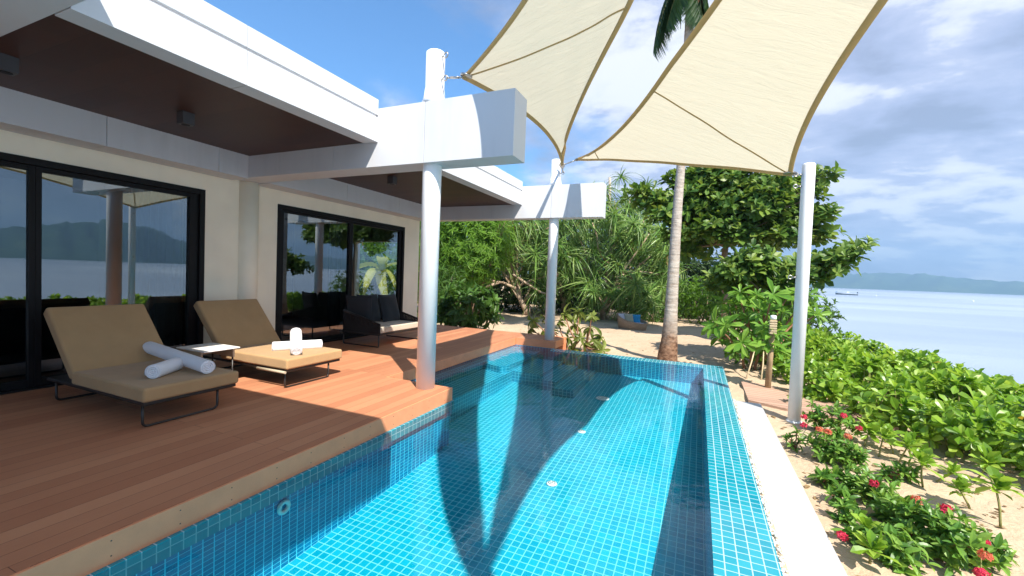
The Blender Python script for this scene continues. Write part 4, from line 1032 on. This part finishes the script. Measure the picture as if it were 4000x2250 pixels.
bush('leafy_shrub', 'dark undergrowth bush behind the leaning screw pine trunk', (-6.4, 23.0, 0.7), (2.4, 1.0, 1.5), 420, 0.22, T_ELL, M['l_dark'], n_leaf=7)
bush('leafy_shrub', 'small dark shrub behind the wicker sofa', (-1.9, 21.5, 0.2), (1.3, 0.7, 0.8), 240, 0.16, T_ELL, M['l_mid'], n_leaf=7)
bush('leafy_shrub', 'bright green bush right of the palm trunk, in front of the dark trees', (0.3, 22.5, 0.7), (1.5, 0.9, 1.2), 420, 0.18, T_ELL, M['l_bright'], n_leaf=7)
bush('leafy_shrub', 'tall mid green bush filling the gap under the almond tree', (1.7, 21.2, 1.0), (1.7, 1.0, 1.7), 520, 0.18, T_ELL, M['l_mid'], n_leaf=7)
bush('leafy_shrub', 'dark shrub low between the palm trunk and the almond trunk', (-0.3, 25.0, 0.6), (2.2, 0.9, 1.3), 420, 0.2, T_ELL, M['l_dark'], n_leaf=7)
bush('leafy_shrub', 'dense bush behind the frangipani leaves and lower almond tree', (3.4, 18.6, 0.4), (1.5, 1.0, 1.1), 360, 0.18, T_ELL, M['l_mid'], n_leaf=7)
for i, (x, y, z, rx, rz, lb) in enumerate(((-17, 26, 2.6, 4.0, 4.2, 'leftmost dark backdrop tree behind the house'), (-12.4, 27.5, 2.4, 3.4, 4.4, 'dark backdrop tree behind the bright feathery trees'), (-8.6, 28.5, 2.2, 3.2, 4.4, 'dark backdrop tree behind the leaning screw pine'),
        (-4.9, 28.0, 2.2, 3.0, 4.6, 'dark backdrop tree behind the dense screw pine'), (-1.8, 29.5, 1.4, 2.6, 2.9, 'dark backdrop tree just left of the palm trunk'), (1.2, 30.5, 1.1, 2.4, 2.6, 'dark backdrop tree behind the almond trunk'), (3.6, 27.0, 0.7, 1.9, 2.1, 'dark backdrop tree seen right of the almond trunk'))):
    bush('backdrop_tree', lb, (x, y, z), (rx, 1.6, rz), 1300, 0.30, T_ELL, M['l_dark'], n_leaf=7, catg='tree', stems=9, group='backdrop trees beyond the sand')
# young sprouts by the palm
for i, (vx, vy, h, lb) in enumerate(((1556, 800, 0.9, 'coconut seedling sprouting beside the wicker sofa'), (1668, 795, 1.0, 'coconut seedling just left of the palm trunk'), (1712, 805, 1.25, 'tallest coconut seedling right of the palm trunk'), (1736, 798, 0.9, 'coconut seedling further right of the palm trunk'))):
    b = at(vx, vy, 2, -0.4); b = V((b.x, b.y, SZ(b)-0.02)); t = plant('coconut_seedling', lb, 'plant', b, 'coconut seedlings by the palm')
    C = np.array([[b.x, b.y, b.z+0.2]]); v = rosettes(C, np.array([[0.05, 0.0, 1.0]]), 9, (55, 85), h*1.5, T_STRAP2); leafpart('leaves', t, b, v, M['l_bright'])
    mb = MB(); mb.tube([V((0, 0, -0.02)), V((0.01, 0, h*0.5)), V((0.03, 0, h*0.9))], [0.035, 0.025, 0.012], 7); mb.build('stem', M['bamboo'], t)

# ---- frangipani by the slim post, and the drooping one by the far column
def frangipani(label, b, yb, tips, fork, L, mat, n_leaf, elev, yj, droop=False, stemm='redstem', r0=0.035, front=()):
    t = plant('frangipani', label, 'shrub', b); b = V(b)
    C, A = [], []; fk = [at(x, y, 1, yb) for x, y in fork]
    mb = MB(); roots = [b+V((0.10*i-0.05*(len(fk)-1), 0.05*(i % 2), 0)) for i in range(len(fk))]
    for r_, f_ in zip(roots, fk): mb.tube(curve(r_-b, f_-b, -0.05, 7, 0.02), [r0*(1-0.05*i) for i in range(7)], 8)
    for vx, vy in tips:
        p = at(vx, vy, 1, yb+random.uniform(-yj, yj)); C.append(tuple(p)); f_ = min(fk, key=lambda q: (q-p).length)
        mb.tube(curve(f_-b, p-b, -0.05, 6, 0.02), [r0*0.75-r0*0.07*i for i in range(6)], 7)
        o = (p-f_).normalized(); A.append((o.x*0.8, o.y*0.8-0.15, 0.5 if not droop else 0.25))
    mb.build('stem', M[stemm], t)
    for vx, vy in front: p = at(vx, vy, 1, 9.55); C.append(tuple(p)); A.append((0, -0.3, 0.6))
    v = rosettes(np.array(C), np.array(A), n_leaf, elev, L, leaf_tpl(4, 0.30, P_OBOV, 0.2, 0.2) if not droop else leaf_tpl(4, 0.32, P_ELL, 0.2, 0.55))
    leafpart('leaves', t, b, v, mat)
b = at(1893, 930, 2, -0.4); b = V((b.x, b.y, SZ(b)-0.02))
frangipani('frangipani with big glossy rosettes propped by stakes, left of the slim post', b, 11.3,
    [(1800, 815), (1815, 845), (1835, 785), (1868, 762), (1905, 742), (1945, 742), (1985, 742), (1845, 838), (1882, 798), (1925, 785), (1968, 785), (1850, 885), (1897, 842), (1940, 835), (1978, 850), (1870, 900), (2040, 770), (2052, 792), (1992, 815), (1955, 885), (1818, 760), (1862, 735), (2030, 742), (1925, 872), (1985, 885), (1835, 862), (1890, 765), (2005, 775), (1852, 810), (1872, 828), (1910, 822), (1958, 818), (1825, 818), (1898, 790), (1848, 765), (1925, 758), (1965, 765), (1912, 895), (1865, 862), (1950, 862)],
    [(1868, 880), (1893, 860), (1912, 858), (1935, 870)], 0.37, M['l_frang'], 15, (-30, 52), 0.9, front=((1928, 862), (1950, 838), (1922, 822), (1955, 880)))
b = at(1440, 900, 1, 11.2); b = V((b.x, 11.2, SZ(b)-0.02))
frangipani('drooping olive leaved frangipani beyond the pool corner beside the far column', b, 11.35,
    [(1340, 805), (1335, 828), (1372, 800), (1385, 835), (1420, 790), (1455, 785), (1490, 795), (1405, 812), (1445, 818), (1480, 825), (1512, 850), (1460, 848), (1430, 852), (1500, 872), (1472, 862), (1395, 858), (1515, 880), (1440, 880), (1360, 845)],
    [(1425, 870), (1450, 862), (1475, 872)], 0.33, M['l_olive'], 12, (-45, 35), 0.45, True)
# ---- banana plant seen through the house
q_ = at(962, 700, 1, 13.2); b = V((q_.x, 13.2, -0.42)); t = plant('banana_plant', 'yellow banana plant seen through the far glass door behind the sofa', 'plant', b)
mb = MB(); mb.tube([V((0, 0, 0)), V((0.05, 0, 0.8)), V((0, 0, 2.05))], [0.14, 0.12, 0.08], 12); mb.build('stem', M['bamboo'], t)
tb = leaf_tpl(8, 0.36, P_ELL, 0.25, 0.75, 0.3)
C = np.tile(np.array([[b.x, b.y, b.z+1.65]]), (1, 1)); C[:, 2] += 0.35; v = rosettes(C, np.array([[0, 0, 1.0]]), 9, (-15, 50), 1.35, tb); leafpart('leaves', t, b, v, M['l_banana'])
bush('leafy_shrub', 'mid green shrub beside the banana plant behind the house', (-12.6, 14.2, 0.9), (1.8, 0.9, 1.6), 420, 0.25, T_ELL, M['l_mid'], n_leaf=7)
bush('leafy_shrub', 'spiky pale green shrub at the house corner behind the banana plant', (-9.4, 14.6, 0.6), (1.3, 0.8, 1.4), 160, 0.6, T_STRAP, M['l_mid'], n_leaf=9)

bush('feathery_tree', 'bright green tree filling the view through the far glass door', (-15.2, 17.6, 2.2), (2.4, 1.2, 2.9), 1500, 0.28, T_NARROW, M['l_bright'], n_leaf=9, catg='tree', elev=(-10, 30), stems=10)
# ---- sea lettuce hedge: five plants copied along the slope
protos = []
def hedge_plant(k):
    t = thing('hedge_shrub', 'proto', 'shrub', (0, 0, 0), 0, 'sea lettuce shrubs of the hedge'); n = 74
    P, d = blob_points((0, 0, 0.34), (0.56, 0.56, 0.37), n, 0.45); q = P[:, 2] > 0.06; P, d = P[q], d[q]
    v = rosettes(P, d*np.array([[0.8, 0.8, 0.6]])+np.array([[0, 0, 0.75]]), 9, (-12, 68), 0.205, T_OBOV); np_mesh('leaves', v[0], v[1], M['l_hedge'], t)
    mb = MB()
    for i in RNG.choice(len(P), 16, replace=False): mb.tube(curve(V((random.uniform(-.1, .1), random.uniform(-.1, .1), 0)), V(P[i]), 0.05, 5, 0.02), [0.016, 0.014, 0.012, 0.010, 0.008], 6)
    mb.build('stem', M['greenstem'], t)
    if k in (1, 3):
        v = rosettes(P[:4], d[:4]+np.array([[0, 0, 0.6]]), 2, (0, 30), 0.19, T_OBOV); np_mesh('yellow_leaf', v[0], v[1], M['l_yellow'], t)
    return t
spots = []
edge = [(1.95, 12.5), (1.95, 10.6), (2.15, 9.3), (2.75, 8.2), (3.25, 7.2), (3.7, 6.5), (4.15, 5.75), (4.5, 5.0), (4.7, 4.2)]
for i, (ex, ey) in enumerate(edge):
    for row in range(5):
        dx, dy = 0.78*row, 0.42*row
        x, y = ex+dx+random.uniform(-0.14, 0.14), ey+dy+random.uniform(-0.14, 0.14)
        s = random.uniform(0.86, 1.12)*(0.9 if row == 0 else 1.05)
        spots.append((x, y, s*(1.0, 0.97, 0.9, 0.84, 0.78)[row], i, row))
for x, y in ((2.1, 14.0), (3.0, 14.6), (3.9, 15.2), (2.4, 15.6), (3.3, 16.3)): spots.append((x, y, random.uniform(0.85, 1.05), 9, 0))
wh = ['hidden behind the slim post', 'just behind the slim post', 'right of the slim post', 'at the hedge bend', 'halfway along the hedge', 'beside the bed centre', 'three shrubs from the end', 'second from the end', 'at the near end', '']
rowname = ['front row hedge shrub facing the sand bed', 'second row hedge shrub behind the front row', 'third row hedge shrub inside the hedge', 'fourth row hedge shrub below the crest', 'crest hedge shrub against the sea']
protos = [hedge_plant(k) for k in range(5)]
for k, (x, y, s, i, row) in enumerate(spots):
    lab = 'leafy '+rowname[row]+', '+wh[i] if i < 9 else 'bright green sea lettuce shrub at the far end of the hedge by the beach'
    loc = (x, y, SZ((x, y))-0.02)
    pr = protos[k % 5]
    if k < 5: o = pr; o.location = loc; o.rotation_euler = (0, 0, random.uniform(0, 6.28)); o.scale = (s,)*3; o['label'] = lab
    else: o = dup(pr, loc, random.uniform(0, 6.28), lab, s)

# ---- planted bed: seedlings and flowering ixora
Zc = lambda zx, zy: ((2950+zx*0.4486)*0.644, (1600+zy*0.4486)*0.644)
def seedling(zx, zy, h, label, L=0.13, n=12, lean=(0, 0)):
    vx, vy = Zc(zx, zy); b = at(vx, vy, 2, -0.42); b = V((b.x, b.y, SZ(b)-0.01)); t = plant('seedling', label, 'plant', b, 'sea lettuce seedlings in the sand bed')
    h *= random.uniform(0.62, 0.92); tip = V((lean[0]*1.6, lean[1]*1.6, h)); mb = MB(); mb.tube(curve(V((0, 0, 0)), tip, 0.01, 6, 0.006), [0.010, 0.0095, 0.009, 0.008, 0.0075, 0.007], 7); mb.build('stem', M['greenstem'], t)
    C = np.array([tuple(b+tip), tuple(b+tip*0.86), tuple(b+tip*0.93+V((0.03, 0.03, 0)))]); v = rosettes(C, np.array([[0.05, -0.05, 1], [0.2, -0.1, 0.8], [-0.1, 0.1, 1]])+RNG.normal(0, 0.15, (3, 3)), n-3, (-5, 80), L*1.25*random.uniform(0.85, 1.15), T_OBOV); leafpart('leaves', t, b, v, M['l_hedge'])
for zx, zy, h, lb in ((1070, 418, 0.36, 'seedling with a thick stem standing alone in the upper sand bed'), (1245, 480, 0.34, 'slender seedling right of the thick stemmed one in the sand bed'), (1460, 690, 0.40, 'tall leaning seedling in the centre of the sand bed'),
        (950, 328, 0.26, 'small seedling with a bare bent stem near the upper ixora'), (1208, 375, 0.28, 'seedling close to the hedge behind the thick stemmed one'), (1355, 400, 0.28, 'seedling at the hedge foot with two thin stems'), (1450, 352, 0.26, 'small seedling half under the hedge edge'), (1135, 292, 0.24, 'short seedling just behind the red flowering ixora'),
        (2135, 1060, 0.46, 'large seedling with long stem at the right edge of the bed'), (1870, 880, 0.26, 'seedling with a cabbage like head and a yellowed leaf'), (1570, 640, 0.20, 'low seedling with pale round leaves beside the leaning one'), (1780, 335, 0.34, 'upright seedling in the shadow of the hedge'),
        (1000, 1340, 0.22, 'yellowish seedling near the ledge at the bottom of the picture'), (2080, 700, 0.40, 'sturdy seedling right of the cabbage like one'), (1020, 1150, 0.16, 'small curled seedling beside the lowest red flower by the ledge'), (1500, 500, 0.22, 'seedling with spreading leaves above the leaning one'), (1900, 620, 0.28, 'seedling against the hedge on the right of the bed'),
        (330, -30, 0.30, 'leafy seedling growing tight behind the foot of the slim post'), (600, -40, 0.34, 'seedling with upright leaves right of the slim post foot'), (760, 215, 0.2, 'small seedling between the two red flower heads')):
    seedling(zx, zy, h, lb, L=0.15 if h > 0.3 else 0.125, lean=(random.uniform(-.06, .08), random.uniform(-.05, .05)))
def ixora(zx, zy, r, h, n, label, flowers=(), bare=False):
    vx, vy = Zc(zx, zy); b = at(vx, vy, 2, -0.42); b = V((b.x, b.y, SZ(b)-0.02)); t = plant('ixora', label, 'shrub', b, 'ixora shrubs along the white ledge')
    r *= 0.86; n = int(n*0.8); P, d = blob_points((b.x, b.y, b.z+h*0.55), (r*random.uniform(0.8, 1.15), r*random.uniform(0.8, 1.15), h*0.55), n, 0.2)
    P[:, 2] = np.maximum(P[:, 2], b.z+0.03)
    v = rosettes(P, d*0.6+np.array([[0, 0, 0.9]]), 6, (0, 65), 0.105, T_ELL); leafpart('leaves', t, b, v, M['l_ixora'])
    mb = MB()
    for i in RNG.choice(len(P), min(len(P), 12), replace=False): mb.tube(curve(V((0, 0, 0)), V(P[i])-b, 0.03, 5, 0.01), [0.008, 0.007, 0.006, 0.005, 0.004], 5)
    mb.build('stem', M['redstem'], t)
    for fx, fy, kind in flowers:
        wx, wy = Zc(fx, fy); p = at(wx, wy, 2, b.z+h*1.05)
        q, dd = blob_points(tuple(p), (0.036, 0.036, 0.022), 40, 0.8); dd[:, 2] = np.abs(dd[:, 2])
        v = rosettes(q, dd, 4, (0, 20), 0.022, T_WIDE); leafpart('flower_head', t, b, v, M[kind])
        mb = MB(); mb.tube(curve(V((0, 0, h*0.4)), V(p)-b, 0.0, 4, 0.0), 0.004, 5); mb.build('flower_stalk', M['greenstem'], t)
F, G = 'flower', 'flower2'
ixora(520, 190, 0.17, 0.34, 44, 'leafy ixora against the foot of the slim post with small red flowers', [(425, 60, F), (420, 130, F), (560, 170, G)])
ixora(720, 250, 0.20, 0.36, 56, 'ixora topped by a bright pink red flower head, right of the slim post', [(770, 50, F), (630, 190, G)])
ixora(640, 430, 0.24, 0.34, 90, 'big dense ixora bush in the upper bed beside the white ledge', [(810, 230, G), (905, 160, F)])
ixora(820, 500, 0.19, 0.26, 60, 'rounded ixora on the right side of the big dense one')
ixora(340, 330, 0.12, 0.24, 16, 'sparse nearly leafless ixora close to the ledge by the post')
ixora(600, 650, 0.13, 0.22, 26, 'thin ixora drooping towards the ledge below the dense bush')
ixora(900, 690, 0.20, 0.20, 54, 'low spreading ixora in the middle of the bed')
ixora(1060, 800, 0.20, 0.24, 60, 'ixora with a single red flower head in the middle of the bed', [(1035, 640, F)])
ixora(760, 820, 0.13, 0.18, 26, 'small ixora by the ledge in the middle of the bed')
ixora(1210, 960, 0.22, 0.24, 66, 'broad ixora between two faded red blooms', [(1400, 775, G), (1440, 850, G)])
ixora(810, 980, 0.11, 0.16, 20, 'tiny drab ixora in shadow beside the ledge')
ixora(1390, 1130, 0.26, 0.30, 96, 'large dark ixora in the lower bed')
ixora(1640, 1290, 0.28, 0.34, 110, 'largest ixora at the bottom of the picture with a big magenta flower head behind it', [(1660, 860, F)])
ixora(1230, 1330, 0.20, 0.24, 60, 'dark ixora low by the bottom edge of the picture')
ixora(1960, 1330, 0.20, 0.26, 56, 'ixora with three red blooms in the lower right corner', [(1985, 1145, F), (2005, 1265, G), (1970, 1420, F)])
ixora(860, 1190, 0.10, 0.14, 18, 'little ixora by the ledge with one crimson flower head', [(755, 1095, F)])
ixora(1200, 640, 0.12, 0.16, 22, 'small reddish stemmed ixora in open sand')
ixora(1330, 640, 0.12, 0.2, 18, 'open ixora with long leaves in the centre of the bed')

n = 420; X_ = RNG.uniform(1.05, 4.2, n); Y_ = RNG.uniform(3.2, 9.0, n); X2 = RNG.uniform(-6.5, 2.5, 260); Y2 = RNG.uniform(11.3, 22, 260)
X_, Y_ = np.concatenate([X_, X2]), np.concatenate([Y_, Y2]); Z_ = np.array([zs(x, y) for x, y in zip(X_, Y_)])+0.006
a = RNG.uniform(0, 6.28, len(X_)); v = instance(T_WIDE, np.stack([X_, Y_, Z_], 1), np.stack([np.cos(a), np.sin(a), RNG.normal(0.05, 0.12, len(X_))], 1), np.tile([[0.1, 0.05, 1.0]], (len(X_), 1)), RNG.uniform(0.03, 0.10, len(X_)))
o = np_mesh('leaf_litter', v[0], v[1], M['l_dry']); o['kind'] = 'stuff'; o['label'] = 'dry brown leaf litter strewn over the sand'
CK = 0.44
# ================================================================== light, sky, air
SUN = V((-0.604, 0.547, -1.0)).normalized()
sl = bpy.data.lights.new('sun', 'SUN'); sl.energy = SUN_E; sl.angle = R(0.53); sl.color = (1.0, 0.94, 0.84)
so = bpy.data.objects.new('sun', sl); COL.objects.link(so); so.rotation_euler = SUN.to_track_quat('-Z', 'Y').to_euler()
w = bpy.data.worlds.new('World'); sc.world = w; w.use_nodes = True; nt = w.node_tree; nt.nodes.clear()
out = nt.nodes.new('ShaderNodeOutputWorld'); bg = nt.nodes.new('ShaderNodeBackground')
sky = nt.nodes.new('ShaderNodeTexSky'); sky.sky_type = 'NISHITA'; sky.sun_disc = False
sky.sun_elevation = math.asin(-SUN.z); sky.sun_rotation = math.atan2(-SUN.x, -SUN.y)
sky.air_density = 1.0; sky.dust_density = 0.6; sky.ozone_density = 2.5; sky.altitude = 0
g = nt.nodes.new('ShaderNodeTexCoord').outputs['Generated']
sep = nt.nodes.new('ShaderNodeSeparateXYZ'); nt.links.new(g, sep.inputs[0])
def mth(op, a, b=None, c=None, clamp=False):
    n = nt.nodes.new('ShaderNodeMath'); n.operation = op; n.use_clamp = clamp
    for i, v in enumerate((a, b, c)):
        if v is None: continue
        if isinstance(v, (int, float)): n.inputs[i].default_value = v
        else: nt.links.new(v, n.inputs[i])
    return n.outputs[0]
zc = mth('MAXIMUM', sep.outputs['Z'], 0.0); den = mth('ADD', zc, 0.30)
cmb = nt.nodes.new('ShaderNodeCombineXYZ'); nt.links.new(mth('DIVIDE', sep.outputs['X'], den), cmb.inputs[0]); nt.links.new(mth('DIVIDE', sep.outputs['Y'], den), cmb.inputs[1])
pv = cmb.outputs[0]
big = noise(nt, mapping(nt, pv, scale=(1.25, 1.5, 1), rot=(0, 0, R(-30)), loc=(2.3, 0.7, 0)), 1.0, 9, 0.58, 0.35)
# more cloud towards +x (out over the sea) and low down; clear blue high up over the roof
bias = mth('MULTIPLY_ADD', sep.outputs['X'], 0.42, 0.205); bias = mth('MULTIPLY_ADD', zc, -0.18, bias); bias = mth('MULTIPLY_ADD', mth('MINIMUM', mth('ADD', sep.outputs['Y'], 0.12), 0.0), 0.55, bias); hz_ = mth('POWER', mth('SUBTRACT', 1.0, zc), 7.0); bias = mth('MULTIPLY_ADD', hz_, 0.16, bias)
cov = mth('ADD', big, bias)
mask = nt.nodes.new('ShaderNodeMapRange'); mask.interpolation_type = 'SMOOTHSTEP'; mask.inputs['From Min'].default_value = 0.40; mask.inputs['From Max'].default_value = 0.60
nt.links.new(cov, mask.inputs['Value'])
shade = noise(nt, mapping(nt, pv, scale=(1.0, 1.7, 1), rot=(0, 0, R(-25)), loc=(5.1, 3.3, 0)), 1.25, 9, 0.6, 0.3)
puff = noise(nt, mapping(nt, pv, scale=(1.3, 1.6, 1), rot=(0, 0, R(20)), loc=(1.7, 8.3, 0)), 2.6, 9, 0.56, 0.25)
shade = mth('ADD', mth('MULTIPLY', shade, 0.55), mth('MULTIPLY', puff, 0.45))
ccol = ramp(nt, shade, [(0.395, tuple(CK*x for x in (0.44, 0.49, 0.66))), (0.462, tuple(CK*x for x in (0.60, 0.67, 0.92))), (0.505, tuple(CK*x for x in (0.74, 0.80, 1.04))), (0.53, tuple(CK*x for x in (1.05, 1.08, 1.18))), (0.56, tuple(CK*x for x in (1.25, 1.26, 1.28)))])
skyc = nt.nodes.new('ShaderNodeMix'); skyc.data_type = 'RGBA'; skyc.blend_type = 'MULTIPLY'; skyc.inputs[0].default_value = 1.0
nt.links.new(sky.outputs[0], skyc.inputs[6]); skyc.inputs[7].default_value = (SKY_S*0.60, SKY_S*0.98, SKY_S*1.22, 1)
fin = mixc(nt, mth('MULTIPLY', mask.outputs[0], 0.93), skyc.outputs[2], ccol)
nt.links.new(fin, bg.inputs['Color']); bg.inputs['Strength'].default_value = 1.0
nt.links.new(bg.outputs[0], out.inputs['Surface'])
# air: one closed box of thin even haze over the sea out to the hills
if HAZE:
    mb = MB(); mb.box(-4850, 4850, -4850, 4850, -5.9, 330); hz, hn, ho = new_mat('haze_air')
    pvn = N(hn, 'ShaderNodeVolumePrincipled'); pvn.inputs['Color'].default_value = (0.42, 0.68, 1.0, 1); pvn.inputs['Density'].default_value = HAZE; pvn.inputs['Anisotropy'].default_value = 0.2
    hn.links.new(pvn.outputs[0], ho.inputs['Volume'])
    ob = mb.build('haze', hz); ob['kind'] = 'stuff'; ob['label'] = 'thin blue haze hanging over the sea and the far hills'
# ------------------------------------------------------------------ render settings
vs_ = sc.view_settings; sc.display_settings.display_device = 'sRGB'
vs_.view_transform = 'Standard'; vs_.look = 'None'; vs_.exposure = EXPO; vs_.gamma = 1.0; vs_.use_curve_mapping = False
sc.render.engine = 'CYCLES'
cy = sc.cycles; cy.use_denoising = True; cy.max_bounces = 10; cy.transparent_max_bounces = 24; cy.diffuse_bounces = 4; cy.glossy_bounces = 4; cy.transmission_bounces = 6; cy.volume_bounces = 0
cy.sample_clamp_indirect = 6; cy.caustics_reflective = False; cy.caustics_refractive = False
